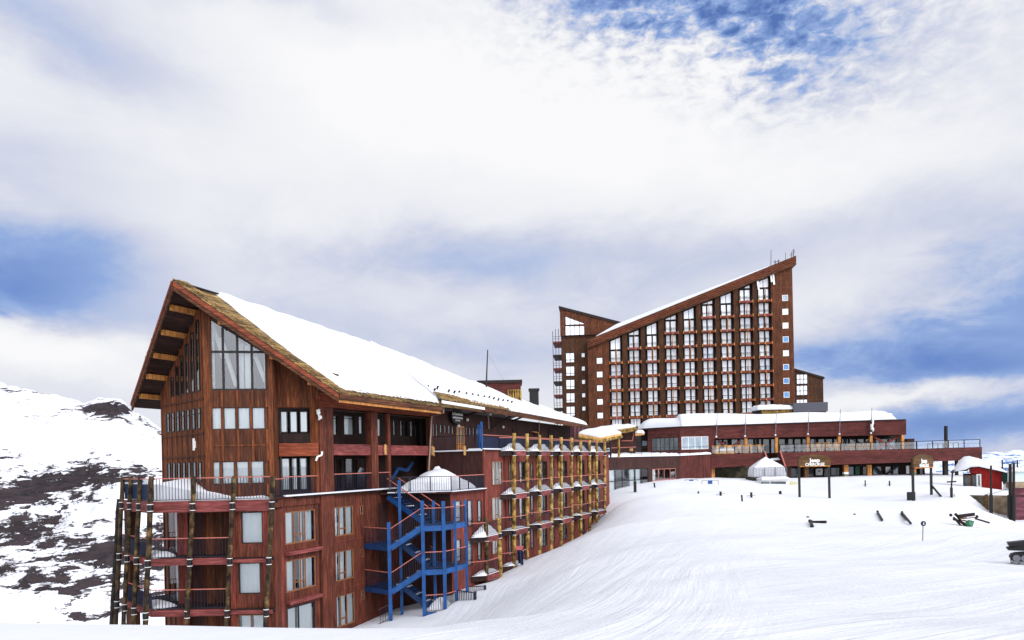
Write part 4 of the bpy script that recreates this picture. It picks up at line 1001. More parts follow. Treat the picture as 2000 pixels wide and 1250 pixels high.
# promenade railing with navy panels
ru0, ru1 = u943+.1, P3.m(1183, 880)[0]
railing(lodge, P2.p(ru0, z0f+.1, .05), P2.p(uw1, z0f+.1, .05), h=1.1, sp=.18)
z = z0f+.2
for i in range(11):
    a = ru0+.1+i*(uw1-ru0)/11
    if i in (3, 7, 10): continue
    mb = MB(); slab(mb, P2, a, a+(uw1-ru0)/11-.25, z, z+.85, -.06, -.02); mb.build('railing_panel', M_navyp, lodge)
railing(lodge, E2.p(.05, z0f+.1, -.05), E2.p(4.4, z0f+.1, -.05), h=1.1, sp=.16, rmat=M_navy)
mb = MB(); slab(mb, E2, .02, 4.45, z0f, z0f+.1, -.1, .14); mb.build('snow_cover', M_snow, lodge)
mb = MB(); slab(mb, E2, .0, .12, z0f+.1, z0f+2.2, -.1, .02); slab(mb, E2, 1.35, 1.5, z0f+.1, z0f+2.1, -2.2, -2.1); mb.build('post', M_blue, lodge)
# terrace railing and snow mound
ta, tb, tc_ = P2.p(u880-2.2, zt+.12, -3.5), P2.p(u880-.1, zt+.12, .15), P2.p(u943-.1, zt+.12, .15)
railing(lodge, ta, tb, h=1.05, sp=.16, rmat=M_navy, post=1.6); railing(lodge, tb, tc_, h=1.05, sp=.16, post=1.4)
mb = MB(); mb.prism([P2.p(u880-2.3, zt+.1, -3.6), P2.p(u880-.2, zt+.1, .32), P2.p(u943, zt+.1, .32), P2.p(u943, zt+.1, -.2), P2.p(u880-2.0, zt+.1, -3.8)], (0, 0, .06)); mb.build('snow_cover', M_snow, lodge)
snowcap(lodge, [P2.p(u880-2.0, zt+.12, -3.1), P2.p(u880+.3, zt+.12, -.05), P2.p(u943-.7, zt+.12, -.2), P2.p(u943-.9, zt+.12, -4.2)], .5, 1.0, 26, 20, .10, seed=71, mound=1.0)
p = P2.w(853, 918, -2.6); snowcap(lodge, [p+Vector((-.35, -.3, -.8)), p+Vector((.45, -.3, -.8)), p+Vector((.35, .3, -.8)), p+Vector((-.35, .3, -.8))], 1.0, .25, 8, 8, .1, seed=73)
# oval sign over the promenade door: black with three lines of white script
mb = MB(); u, z = P1.m(892, 814, .3); n = 28
mb.prism([P1.p(u+.98*math.cos(2*math.pi*i/n), z+.62*math.sin(2*math.pi*i/n), .28) for i in range(n)], P1.p(0, 0, .1)-P1.p(0, 0, 0))
sg = mb.build('wall_sign', M_black, lodge)
text(sg, 'La Fourchette', P1, u, z+.20, .40, .30, M_white, .004)
text(sg, 'RESTAURANT BAR', P1, u, z-.10, .40, .19, M_white, .006); text(sg, 'CAFE GRILL', P1, u, z-.32, .40, .15, M_white, .004)
# ================================================================== BLUE STAIRCASE
stair = thing('outdoor_staircase', 'bright blue zigzag timber staircase with pink handrails against the lodge wall', 'staircase', tuple(at(846, 1207, 46)))
SP = {'a': (760, 46.0), 'b': (782, 47.6), 'c': (826, 46.0), 'd': (848, 47.6), 'e': (867, 46.3), 'f': (889, 47.4), 'g': (910, 48.8)}
SPX = {k: at(px, 1050, Y) for k, (px, Y) in SP.items()}
def sz(y, px=846, Y=46.0): return at(px, y, Y).z
tops = {'a': 1020, 'b': 938, 'c': 978, 'd': 978, 'e': 979, 'f': 977, 'g': 976}
for k, (px, Y) in SP.items():
    q = SPX[k]; z1 = at(px, tops[k], Y).z; z0 = gz(q.x, q.y)-.6
    MB().beam((q.x, q.y, z0), (q.x, q.y, z1), .21 if k in 'ace' else .18, .21 if k in 'ace' else .18, up=(0, 1, 0)).build('post', M_blue, stair)
zR = [sz(1026), sz(1112), sz(1196)]; zL = [at(760, 1066, 46).z, at(760, 1152, 46).z]
def P_(k, z, dx=0, dy=0): q = SPX[k]; return Vector((q.x+dx, q.y+dy, z))
bk = Vector((SPX['g'].x-2.6, SPX['g'].y+1.0, 0))
for i, z in enumerate(zR):
    pl = [P_('c', z-.12), P_('e', z-.12), P_('f', z-.12), P_('g', z-.12), (bk.x, bk.y, z-.12), P_('d', z-.12, -.3, .6)] if i < 2 else [P_('c', z-.12), P_('e', z-.12), P_('f', z-.12), P_('d', z-.12, 0, .4)]
    MB().prism(pl, (0, 0, .10)).build('landing', M_blued, stair)
    for a, b in (('c', 'e'), ('e', 'f'), ('f', 'g'))[:3 if i < 2 else 2]:
        MB().beam(P_(a, z-.2), P_(b, z-.2), .07, .34).build('edge_beam', M_blue, stair)
        railing(stair, P_(a, z), P_(b, z), h=1.1, sp=.14, br=.014)
    if i == 2: snowcap(stair, [P_('c', z, .1, .1), P_('e', z, -.1, .1), P_('f', z, -.1, -.1), P_('d', z, 0, .3)], .3, .5, 10, 8, .05, seed=80, mound=.5)
    if i < 2: railing(stair, P_('d', z), P_('b', z) if False else Vector((bk.x, bk.y, z)), h=1.1, sp=.16)
wl_ = P1.w(712, 1066, .05); wr_ = P1.w(757, 1060, .05)
for z in zL:
    MB().prism([(wl_.x, wl_.y, z-.12), P_('a', z-.12), P_('b', z-.12), (wr_.x, wr_.y, z-.12)], (0, 0, .1)).build('landing', M_blued, stair)
    MB().beam((wl_.x, wl_.y, z-.2), P_('a', z-.2), .07, .30).build('edge_beam', M_blued, stair)
    railing(stair, (wl_.x, wl_.y, z), P_('a', z), h=1.1, sp=.14, br=.014)
def flight(a, b, wside, n=9, name='flight', mat=None, rail=True, rsp=.16):
    a, b = Vector(a), Vector(b); ws = Vector(wside); mb = MB()
    mb.beam(a-Vector((0, 0, .16)), b-Vector((0, 0, .16)), .07, .34)
    o = mb.build('stringer', mat or M_blue, stair)
    MB().beam(a+ws-Vector((0, 0, .16)), b+ws-Vector((0, 0, .16)), .07, .34).build('stringer', M_blued, stair)
    for i in range(n):
        p = a.lerp(b, (i+.5)/n); d = (b-a)/n; d.z = 0
        MB().prism([p-d*.5, p+d*.5, p+d*.5+ws, p-d*.5+ws], (0, 0, .05)).build('step', M_blued, stair)
        if i % 3 == 1: MB().prism([p-d*.4+ws*.15+Vector((0, 0, .052)), p+d*.35+ws*.2+Vector((0, 0, .052)), p+d*.4+ws*.8+Vector((0, 0, .052)), p-d*.4+ws*.7+Vector((0, 0, .052))], (0, 0, .05)).build('snow_patch', M_snow, stair)
    if rail: railing(stair, a, b, h=1.1, sp=rsp, br=.014)
    return o
wv = Vector((.25, 1.3, 0))
flight(P_('a', zL[0], .1), P_('c', zR[0], -.1), wv); flight(P_('a', zL[1], .1), P_('c', zR[1], -.1), wv)
flight(P_('b', zL[0], .05, .25), P_('d', zR[1], -.4, .3), wv*.8, mat=M_blued, rail=False)
flight(P_('b', zL[1], .05, .25), P_('d', zR[2], -.4, .3), wv*.8, mat=M_blued, rail=False)
tp = P1.w(757, 966, .6); flight(tp, P_('d', zR[0], -.35, -.15), Vector((.5, .95, 0)), n=10)
railing(stair, tp+Vector((.6, 1.0, 0)), P_('d', zR[0], .35, .6), h=1.1, sp=.18)
ea, eb = P_('f', zR[2]+.1), at(929, 1193, 46.2); ec, ed = P_('g', at(910, 1176, 48.8).z), at(948, 1178, 48.0)
railing(stair, ea, eb+Vector((0, 0, .1)), h=1.05, sp=.16, mat=M_navy, rmat=M_navy, br=.02); railing(stair, ec, ed+Vector((0, 0, .1)), h=1.05, sp=.16, mat=M_navy, rmat=M_navy, br=.02)
MB().beam(eb-Vector((0, 0, .6)), eb+Vector((0, 0, 1.25)), .16, .16, up=(0, 1, 0)).build('post', M_navy, stair)
MB().beam(ed-Vector((0, 0, .6)), ed+Vector((0, 0, 1.2)), .16, .16, up=(0, 1, 0)).build('post', M_navy, stair)
qa = at(738, 1222, 45.5); railing(stair, qa, P_('a', zL[1]-1.9), h=1.0, sp=.16, rmat=M_brown)

# ================================================================== HOTEL TOWER
TF = Face((at(1350, 750, 140).x, 140), (.993, -.118))
tower = thing('hotel_tower', 'tall brown wooden hotel tower with steep slanted roof and stacked balconies behind restaurant', 'hotel', tuple(TF.p(0, -4, -6)))
def tm(px, py, off=0): return TF.m(px, py, off)
roofb = [(1148, 680), (1552, 517)]; rooft = [(1148, 664), (1552, 501)]
def rlz(u, pts=roofb):
    (a, b), (c, d) = [tm(*q) for q in pts]; return b+(d-b)*(u-a)/(c-a)
uTL, uTR = tm(1149, 750)[0], tm(1552, 750)[0]
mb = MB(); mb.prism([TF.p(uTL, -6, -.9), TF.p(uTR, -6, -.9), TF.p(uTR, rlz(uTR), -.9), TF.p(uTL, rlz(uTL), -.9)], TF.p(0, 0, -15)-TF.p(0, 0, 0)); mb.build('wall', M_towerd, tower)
cols = [(1194, 1213.5), (1230.6, 1250), (1265.7, 1285), (1303, 1323.5), (1339, 1359), (1375.5, 1396), (1412, 1432.5), (1449.5, 1470), (1486, 1506.5)]
cu = [(tm(a, 750)[0], tm(b, 750)[0]) for a, b in cols]
edges = [uTL]+[x for a, b in cu for x in (a-.35, b+.35)]+[uTR]
for i in range(0, len(edges), 2):
    a, b = edges[i], edges[i+1]; mb = MB()
    mb.prism([TF.p(a, -6, 0), TF.p(b, -6, 0), TF.p(b, rlz(b)+.3, 0), TF.p(a, rlz(a)+.3, 0)], TF.p(0, 0, -.9+.003)-TF.p(0, 0, 0)); mb.build('pilaster', M_towerr if i in (0, len(edges)-2) else M_tower, tower)
H = 2.71; zb_ = tm(1204, 815)[1]
# roof and its deep wooden fascia, with snow along the top
(a0_, z0_), (a1_, z1_) = tm(1147, 665), tm(1553, 501)
mb = MB(); mb.prism([TF.p(a0_, z0_-1.65, .7), TF.p(a1_, z1_-1.75, .7), TF.p(a1_, z1_, .7), TF.p(a0_, z0_, .7)], TF.p(0, 0, -16.5)-TF.p(0, 0, 0)); mb.build('roof', M_fascia, tower)
mb = MB()
for k in (0.0, .33, .66): 
    za, zc = z0_-.35-k*1.2, z1_-.35-k*1.3
    mb.prism([TF.p(a0_+.2, za-.12, .75), TF.p(a1_-.2, zc-.12, .75), TF.p(a1_-.2, zc, .75), TF.p(a0_+.2, za, .75)], TF.p(0, 0, .06)-TF.p(0, 0, 0))
mb.build('fascia_trim', M_bando, tower)
sa, sb = tm(1164, 659, .7), tm(1500, 521, .7)
mb = MB(); mb.add([TF.p(sa[0], sa[1]-.2, .6), TF.p(sb[0], sb[1]-.2, .6), TF.p(sb[0], sb[1]+.15, .5), TF.p(sa[0]+16, sa[1]+(sb[1]-sa[1])*.45+1.15, .6), TF.p(sa[0]+4, sa[1]+(sb[1]-sa[1])*.12+1.0, .6), TF.p(sa[0], sa[1]+.3, .6),
                   TF.p(sa[0], sa[1]-.2, -15), TF.p(sb[0], sb[1]-.2, -15), TF.p(sb[0], sb[1]+.05, -15), TF.p(sa[0]+16, sa[1]+(sb[1]-sa[1])*.45+.95, -15), TF.p(sa[0]+4, sa[1]+(sb[1]-sa[1])*.12+.7, -15), TF.p(sa[0], sa[1]+.1, -15)],
                  [(0, 1, 2, 3, 4, 5), (6, 7, 8, 9, 10, 11), (0, 1, 7, 6), (1, 2, 8, 7), (2, 3, 9, 8), (3, 4, 10, 9), (4, 5, 11, 10), (5, 0, 6, 11)]).build('snow_cover', M_snow, tower)
def tpanes(par, r, off, parts, mat=None):
    u0, u1, z0, z1 = r
    mb = MB()
    for (a, b) in parts:
        ua, ub = u0+(u1-u0)*a, u0+(u1-u0)*b; mb.poly(TF.p(ua, z0, off), TF.p(ub, z0, off), TF.p(ub, z1, off), TF.p(ua, z1, off))
    return mb.build('pane', mat or M_pane, par, fixn=False)
rails_bal = 0
for ci, (ua, ub) in enumerate(cu):
    k = 0
    xm = (cols[ci][0]+cols[ci][1])/2; zb = zb_ + 0.0
    zrow0 = tm(xm, 815-(xm-1204)*.0305)[1]
    k = -1
    while True:
        zf = zrow0+k*H
        if zf+2.35 > rlz(ua)-.1: break
        r = (ua+.05, ub-.05, zf+.22, zf+2.32)
        wide_left = ci % 2 == 0
        parts = ((.02, .46), (.64, .98)) if wide_left else ((.02, .36), (.52, .98))
        if k == -1: parts = ((.0, .30), (.36, .6), (.66, 1))
        mb = MB(); slab(mb, TF, ua-.02, ub+.02, zf+.10, zf+2.42, -.88, -.80)
        wdw = mb.build('window', M_dwin, tower); tpanes(wdw, r, -.78, parts, random.choice((M_pane, M_pane, M_pane, M_pane, M_panew, M_panew, M_panep)))
        mb = MB(); slab(mb, TF, ua+.05, ub-.05, zf+.85, zf+.92, -.77, -.72); mb.build('transom', M_dwin, wdw)
        if k >= 0:
            mb = MB(); slab(mb, TF, ua-.2, ub+.2, zf-.32, zf+.02, -.85, .55); bal = mb.build('balcony', M_bando if (ci+k) % 3 else M_band, tower)
            mb = MB()
            for zz in (.45, .85): slab(mb, TF, ua-.15, ub+.15, zf+zz, zf+zz+.035, .48, .52)
            for uu in (ua-.1, ub+.1, (ua+ub)/2): slab(mb, TF, uu-.03, uu+.03, zf+.02, zf+.95, .47, .53)
            mb.build('railing', M_pole, bal)
            mb = MB()
            for uu in (ua-.25, ub+.25, (ua+ub)/2+(.3 if ci % 2 else -.1)): slab(mb, TF, uu-.07, uu+.07, zf-.38, zf+.16, .40, .62)
            mb.build('bracket', M_orange, bal)
            if (ci*3+k) % 2 == 0 or ci in (0,):
                uu = (ua+ub)/2+.12; mb = MB(); slab(mb, TF, uu-.06, uu+.06, zf+.05, zf+H-.33, .40, .5); mb.build('post', M_orange, bal)
        k += 1
    # topmost glazing under the slanted roof
    zf = zrow0+(k-1)*H+2.72
    if True:
        mb = MB(); mb.prism([TF.p(ua, zf-.1, -.88), TF.p(ub, zf-.1, -.88), TF.p(ub, max(zf, rlz(ub)-.1), -.88), TF.p(ua, max(zf, rlz(ua)-.1), -.88)], TF.p(0, 0, .06)-TF.p(0, 0, 0))
        wdw = mb.build('window', M_dwin, tower)
        for (a, b) in ((.03, .47), (.53, .97)):
            u_a, u_b = ua+(ub-ua)*a, ua+(ub-ua)*b; za, zc = rlz(u_a)-.35, rlz(u_b)-.35
            if zc < zf+.25: continue
            pts = [TF.p(u_a, zf, -.79), TF.p(u_b, zf, -.79), TF.p(u_b, zc, -.79)]+([TF.p(u_a, za, -.79)] if za > zf+.02 else [])
            MB().poly(*pts).build('pane', M_pane, wdw, fixn=False)
# small square windows left and right
def sqwin(x0, y0, x1, y1, mat, fmat=None, off=.0, f=TF):
    u0, u1, z0, z1 = f.rect(x0, y0, x1, y1, off)
    mb = MB(); bars(mb, f, (u0-.1, u1+.1, z0-.1, z1+.1), (), (), off+.003, off+.08, .1); w_ = mb.build('square_window', fmat or M_dwin, tower)
    MB().poly(f.p(u0, z0, off+.03), f.p(u1, z0, off+.03), f.p(u1, z1, off+.03), f.p(u0, z1, off+.03)).build('pane', mat, w_, fixn=False)
for i in range(5): y = 699.5+i*26.7; sqwin(1165.5+i*.35, y, 1176.5+i*.35, y+10.5, M_pane)
for i, mt_ in enumerate((M_panem, M_pane, M_pane, M_paneb, M_pane, M_paneb, M_paneb, M_paneb)):
    y = 577.5+i*27.0; x = 1528.5+i*.4; sqwin(x, y, x+9.5, y+9, mt_, M_white)
# left wing of the tower
TG = Face(TF.p(0, 0, -1.8)[:2], TF.d)
def gm(px, py): return TG.m(px, py)
gl_, gr_ = gm(1097, 720)[0], gm(1212, 640)[0]
zgl, zgr = gm(1096, 600)[1], gm(1207, 632)[1]
mb = MB(); mb.prism([TG.p(gl_, -6, 0), TG.p(gr_, -6, 0), TG.p(gr_, zgr, 0), TG.p(gl_, zgl, 0)], TG.p(0, 0, -12)-TG.p(0, 0, 0)); mb.build('wall', M_tower, tower)
zq = gm(1110, 656)[1]; uq = gm(1171, 656)[0]
mb = MB(); mb.prism([TG.p(gl_-.1, zq, .5), TG.p(gr_, zq, .5), TG.p(gr_, zgr+.1, .5), TG.p(gl_-.1, zgl+.1, .5)], TG.p(0, 0, -.5+.003)-TG.p(0, 0, 0)); mb.build('wall', M_towerr, tower)
mb = MB(); mb.prism([TG.p(gl_-.3, zgl-.35, .7), TG.p(gr_+.2, zgr-.35, .7), TG.p(gr_+.2, zgr+.15, .7), TG.p(gl_-.3, zgl+.15, .7)], TG.p(0, 0, -13)-TG.p(0, 0, 0)); mb.build('roof', M_pole, tower)
TH = Face(TG.p(0, 0, .5)[:2], TF.d)
for (x0, y0a, y0b, x1, y1) in ((1104.5, 619, 632.5, 1141.5, 634.5), (1104.5, 637.5, 637.5, 1141.5, 655)):
    u0, z0 = TH.m(x0, y1); u1, _ = TH.m(x1, y1); za = TH.m(x0, y0a)[1]; zc = TH.m(x1, y0b)[1]
    mb = MB(); mb.prism([TH.p(u0-.1, z0-.1, .003), TH.p(u1+.1, z0-.1, .003), TH.p(u1+.1, zc+.1, .003), TH.p(u0-.1, za+.1, .003)], TH.p(0, 0, .05)-TH.p(0, 0, 0)); w_ = mb.build('window', M_dwin, tower)
    for k in range(4):
        a, b = u0+(u1-u0)*(k/4)+.06, u0+(u1-u0)*((k+1)/4)-.06; zt1 = za+(zc-za)*(k/4); zt2 = za+(zc-za)*((k+1)/4)
        MB().poly(TH.p(a, z0, .07), TH.p(b, z0, .07), TH.p(b, zt2, .07), TH.p(a, zt1, .07)).build('pane', M_pane, w_, fixn=False)
for i in range(5):
    y = 690+i*26.1; r = TG.rect(1105.5+i*.25, y, 1121.5+i*.3, y+17.5)
    mb = MB(); bars(mb, TG, (r[0]-.08, r[1]+.08, r[2]-.08, r[3]+.08), (.5,), (.28,), .003, .09, .10); w_ = mb.build('window', M_dwin, tower)
    MB().poly(TG.p(r[0], r[2], .04), TG.p(r[1], r[2], .04), TG.p(r[1], r[3], .04), TG.p(r[0], r[3], .04)).build('pane', M_pane, w_, fixn=False)
    sqwin(1136+i*.35, y, 1142+i*.35, y+7.5, M_pane, f=TG)
# side balconies at the far left
for i in range(7):
    z = gm(1097, 668+i*26)[1]+.2; mb = MB(); slab(mb, TG, gl_-1.7, gl_-.01, z-.3, z, -7, -.2); b_ = mb.build('side_balcony', M_pole if i % 2 else M_band, tower)
    if i != 1: mb = MB(); [slab(mb, TG, gl_-1.7, gl_-.02, z+zz, z+zz+.06, -.3, -.25) for zz in (.5, .95)]; mb.build('railing', M_pole, b_)
zt_ = gm(1082, 652)[1]
for u_ in (gl_-1.68, gl_-1.1, gl_-.5): mb = MB(); slab(mb, TG, u_-.05, u_+.05, -4, zt_+(1.0 if u_ > gl_-1.2 else .6), -.3, -.15); mb.build('post', M_pole, tower)
# right annex
TA = Face(TF.p(0, 0, -1.0)[:2], TF.d)
ua, ub = uTR+.02, TA.m(1608, 760)[0]
mb = MB(); mb.prism([TA.p(ua, -6, 0), TA.p(ub, -6, 0), TA.p(ub, TA.m(1608, 737)[1], 0), TA.p(ua, TA.m(1553, 720)[1], 0)], TA.p(0, 0, -8)-TA.p(0, 0, 0)); mb.build('wall', M_tower, tower)
mb = MB(); mb.prism([TA.p(ua, TA.m(1553, 723)[1], .3), TA.p(ub+.2, TA.m(1608, 740)[1], .3), TA.p(ub+.2, TA.m(1608, 736.5)[1], .3), TA.p(ua, TA.m(1553, 719)[1], .3)], TA.p(0, 0, -8.6)-TA.p(0, 0, 0)); mb.build('roof', M_pole, tower)
for (y0, y1, rw) in ((731, 750, (.5,)), (753, 772, (.45,)), (780, 795, ())):
    r = TA.rect(1555, y0, 1577.5, y1); mb = MB(); bars(mb, TA, r, (.33, .66), rw, .003, .09, .1); w_ = mb.build('window', M_dwin, tower)
    MB().poly(TA.p(r[0], r[2], .04), TA.p(r[1], r[2], .04), TA.p(r[1], r[3], .04), TA.p(r[0], r[3], .04)).build('pane', M_pane, w_, fixn=False)
for (x0, y0, x1, y1) in ((1478, 549, 1482, 566), (1504, 535, 1507.5, 551), (1508.5, 534, 1512, 556)):
    a = TF.w(x0+1.5, y0, .2); b = TF.w(x1, y1, .2); MB().beam(a, b, .32, .1, up=(0, 1, 0)).build('aerial_panel', M_white, tower)
# aerials on the roof tip
def aerial(px, y0, y1, r, lab, grp, arms=0):
    p = TF.w(px, y1, 0); q = TF.w(px+.5, y0, 0); t_ = thing('roof_antenna', lab, 'antenna', tuple(p), grp)
    MB().tube(p-Vector((0, 0, .6)), q, r, r*.7, 6).build('mast', M_pole, t_)
    for k in range(arms):
        c_ = p.lerp(q, .5+.25*k); MB().beam(c_-Vector((.3, 0, 0)), c_+Vector((.3, 0, 0)), .06, .22).build('aerial_arm', M_grey, t_)
ag = 'antennas on the tower roof'
aerial(1505.5, 488, 515, .06, 'tall leaning whip antenna, leftmost on the slanted tower roof', ag)
aerial(1513.5, 508, 515, .09, 'short stubby antenna just right of the tall whip antenna', ag, 1)
aerial(1520, 507, 513, .09, 'low antenna with small arm midway along the tower roof cluster', ag, 1)
aerial(1534, 493, 507, .05, 'slim bare antenna between the low ones and the roof tip', ag)
aerial(1545.5, 492, 503, .06, 'antenna one from the very tip of the tower roof', ag, 1)
aerial(1549.5, 486, 501, .07, 'bushy antenna with two arms at the very tip of tower roof', ag, 2)

# ================================================================== RESTAURANT
FR = Face((0, 108), (1, 0)); FD = Face((0, 105), (1, 0)); FG = Face((0, 112.5), (1, 0)); FU = Face((0, 110.5), (1, 0))
rest = thing('restaurant_building', 'long low dark red restaurant with thick roof snow, raised sun terrace and flagpoles', 'restaurant', tuple(at(1580, 935, 108)))
def poly(f, pts, off=0): return [f.p(*f.m(x, y, off), off) for x, y in pts]
def pslab(f, pts, o0, o1, name, mat, par): 
    mb = MB(); q = [f.m(x, y, o1) for x, y in pts]; mb.prism([f.p(u, z, o1) for u, z in q], f.p(0, 0, o0)-f.p(0, 0, o1)); return mb.build(name, mat, par)
pslab(FR, [(1395, 857), (1770, 849), (1770, 818.5), (1395, 831)], -14, 0, 'upper_wall', M_rest, rest)
h4 = FR.rect(1331, 853, 1384, 877)
wall('upper_wall', FR, [FR.m(1328, 893), FR.m(1395, 893), FR.m(1395, 831), FR.m(1328, 833.5)], [h4], M_rest, rest, thick=1)
window(rest, FR, h4, 0, cols=(.25, .5, .75), pane=M_panem, frame=M_white, fw=.10)
FRL = Face(at(1264, 860, 112.5)[:2], Vector(at(1328, 860, 108)[:2])-Vector(at(1264, 860, 112.5)[:2]))
h6 = FRL.rect(1272, 856, 1325, 880)
wall('upper_wall', FRL, [FRL.m(1265, 892), FRL.m(1328, 891), FRL.m(1328, 834), FRL.m(1265, 836)], [h6], M_rest, rest)
window(rest, FRL, h6, 0, cols=(.17, .33, .5, .67, .83), pane=M_paned, frame=M_brown, fw=.09)
# roof and deep snow
z_r = FR.m(1330, 833)[1]; z_r2 = FR.m(1770, 818.5)[1]; xa, xb = at(1262, 835, 110).x, at(1768, 820, 108).x
mb = MB(); mb.prism([(xa, 112.5, z_r-.1), (at(1328, 834, 108).x, 107.8, z_r-.1), (xb, 107.8, z_r2-.15), (xb, 124, z_r2-.15), (xa, 124, z_r-.1)], (0, 0, .12)); mb.build('roof', M_pole, rest)
snowcap(rest, [(xa-.1, 112.3, z_r+.02), (at(1330, 834, 107.7).x, 107.7, z_r+.02), (at(1330, 834, 107.7).x+2, 124, z_r+.02), (xa+1, 124, z_r+.02)], 1.75, 3.0, 12, 14, .1, seed=101, e4=(1, 0, 1, 1), fq=.12)
xm_ = at(1330, 834, 107.7).x; zz_ = lambda x: z_r+(z_r2-z_r)*(x-xm_)/(xb-xm_)
xe = at(1752, 820, 107.9).x
snowcap(rest, [(xm_-.05, 107.7, z_r+.02), (xe, 107.8, zz_(xe)+.02), (xe, 124, zz_(xe)+.02), (xm_+2, 124, z_r+.02)], 1.65, 2.6, 60, 16, .2, seed=102, e4=(1, 1, 1, 0), fq=.12)
# log-clad plant room and slate box on the roof
pslab(Face((0, 116), (1, 0)), [(1487, 814), (1614, 809), (1614, 797), (1487, 800)], -4, 0, 'plant_room', M_dark, rest)
mb = MB()
for i in range(44):
    x = at(1489+i*2.87, 805, 115.9).x; zt1 = at(1489+i*2.87, 799.5-i*.06, 115.9).z; mb.tube((x, 115.9, zt1-1.6), (x, 115.9, zt1), .115, .115, 6)
mb.build('log_cladding', M_log, rest)
pslab(Face((0, 115), (1, 0)), [(1550, 804.5), (1617, 803), (1617, 785), (1550, 787)], -3.5, 0, 'slate_box', M_steel, rest)
q0, q1 = at(1480, 800, 115.3), at(1551, 799, 115.3); snowcap(rest, [q0, q1, q1+Vector((0, 4, 0)), q0+Vector((0, 4, 0))], .85, 1.0, 20, 8, .1, seed=103)
# upper glazing recess behind the terrace
r = FG.rect(1396, 853, 1766, 889)
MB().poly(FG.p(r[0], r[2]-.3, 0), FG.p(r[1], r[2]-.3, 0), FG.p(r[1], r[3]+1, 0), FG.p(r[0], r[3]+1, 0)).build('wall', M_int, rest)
xs = [1397+i*15.4 for i in range(24)]
for i, x in enumerate(xs):
    rr = FG.rect(x, 857, x+14.0, 886, .1); window(rest, FG, rr, .08, pane=(M_panem if i % 5 == 2 else M_paned), frame=M_black, fw=.09, proud=True)
for x in (1456, 1516, 1577.5, 1638.5, 1700.5, 1762):
    a = FR.w(x, 852.5-(x-1456)*.01, -.25); b_ = FR.w(x, 893 if x == 1516 else 886, -.25); mb = MB(); mb.beam(b_, a, .42, .42, up=(0, 1, 0)); mb.build('timber_post', M_orange, rest)
for (x0, y0, x1, y1) in ((1403, 861, 1434, 881), (1446, 861, 1418, 881), (1706, 853, 1752, 879), (1755, 852, 1712, 877)):
    MB().beam(FR.w(x0, y0, -.8), FR.w(x1, y1, -.8), .3, .3, up=(0, 1, 0)).build('brace', M_band, rest)
# terrace deck: two fascias with the stair gap between
zd = FD.m(1560, 882.5)[1]
pslab(FD, [(1389, 914), (1480, 909), (1497, 884), (1389, 888.5)], -9, 0, 'terrace_deck', M_rest, rest)
pslab(FD, [(1534, 911), (1918, 898), (1918, 873), (1527, 884)], -9, 0, 'terrace_deck', M_rest, rest)
for (x0, y0, x1, y1) in ((1493, 881, 1502, 905), (1523.5, 880, 1534, 912)): MB().beam(FD.w(x0, y0, .2), FD.w(x1, y1, .2), .16, .22, up=(0, 1, 0)).build('stair_stringer', M_rail, rest)
MB().prism([FD.w(1500, 900, -2), FD.w(1524, 900, -2), FD.w(1524, 900, -7), FD.w(1500, 900, -7)], (0, 0, .15)).build('stair_landing', M_dark, rest)
snowcap(rest, [FD.w(1503, 899, -1), FD.w(1524, 898.5, -1), FD.w(1524, 898.5, -3), FD.w(1503, 899, -3)], .35, .4, 8, 6, .03, seed=104)
# terrace rails
def drail(x0, x1, y0, y1, n, h, f=FD, off=-.15, pane=None):
    a = f.w(x0, y0, off); b = f.w(x1, y1, off)
    mb = MB()
    for i in range(n+1): p = a.lerp(b, i/n); mb.beam(p, p+Vector((0, 0, h)), .09, .09, up=(0, 1, 0))
    mb.beam(a+Vector((0, 0, h*.5)), b+Vector((0, 0, h*.5)), .03, .03)
    o = mb.build('railing', M_pole, rest); MB().beam(a+Vector((0, 0, h)), b+Vector((0, 0, h)), .12, .08).build('handrail', M_orange if x1 < 1765 else M_pole, o)
    if pane:
        for i in range(n): p = a.lerp(b, i/n); q = a.lerp(b, (i+1)/n); MB().poly(p+Vector((.08, .02, .06)), q+Vector((-.08, .02, .06)), q+Vector((-.08, .02, h-.1)), p+Vector((.08, .02, h-.1))).build('glass_panel', pane, o, fixn=False)
drail(1390, 1494, 886, 884.5, 7, 1.12, pane=M_clear); drail(1523, 1790, 883, 877, 9, 1.12, pane=M_clear); drail(1791, 1914, 877, 873, 4, 1.12, pane=M_clear)
drail(1812, 1872, 876, 874, 6, .75, off=-4.5, pane=M_clear)
pslab(FD, [(1771, 877), (1786, 877), (1786, 856.5), (1771, 857)], -8, -5.5, 'terrace_cabin', M_brown, rest)
p = FD.w(1847.5, 875, -2); MB().tube(p, FD.w(1847.5, 832, -2), .25, .25, 12).build('stove_pipe', M_black, rest)
# under the terrace
ug = FU.rect(1391, 905, 1800, 950)
MB().poly(FU.p(ug[0], -5.5), FU.p(FU.m(1535, 900)[0], -5.5), FU.p(FU.m(1535, 900)[0], 0.2), FU.p(ug[0], 0.2)).build('lower_wall', M_stone, rest)
wall('lower_wall', FU, [(FU.m(1535, 900)[0], -5.5), (FU.m(1806, 900)[0], -5.5), (FU.m(1806, 900)[0], .2), (FU.m(1535, 900)[0], .2)], [], M_dark, rest)
lw_ = [(1536, 914, 1560, 936, M_paned), (1565, 914, 1572, 936, M_dark), (1574, 914, 1590, 936, M_paned), (1608, 914, 1618, 938, M_paned), (1622, 913, 1640, 934, M_paned), (1655, 911, 1668, 932, M_panem), (1669, 910, 1680, 928, M_green), (1684, 911, 1696, 935, M_paned), (1704, 911, 1722, 933, M_panem), (1728, 911, 1740, 933, M_pane), (1743, 910, 1755, 933, M_panem), (1768, 909, 1777, 926, M_pane), (1795, 908, 1803, 930, M_paned)]
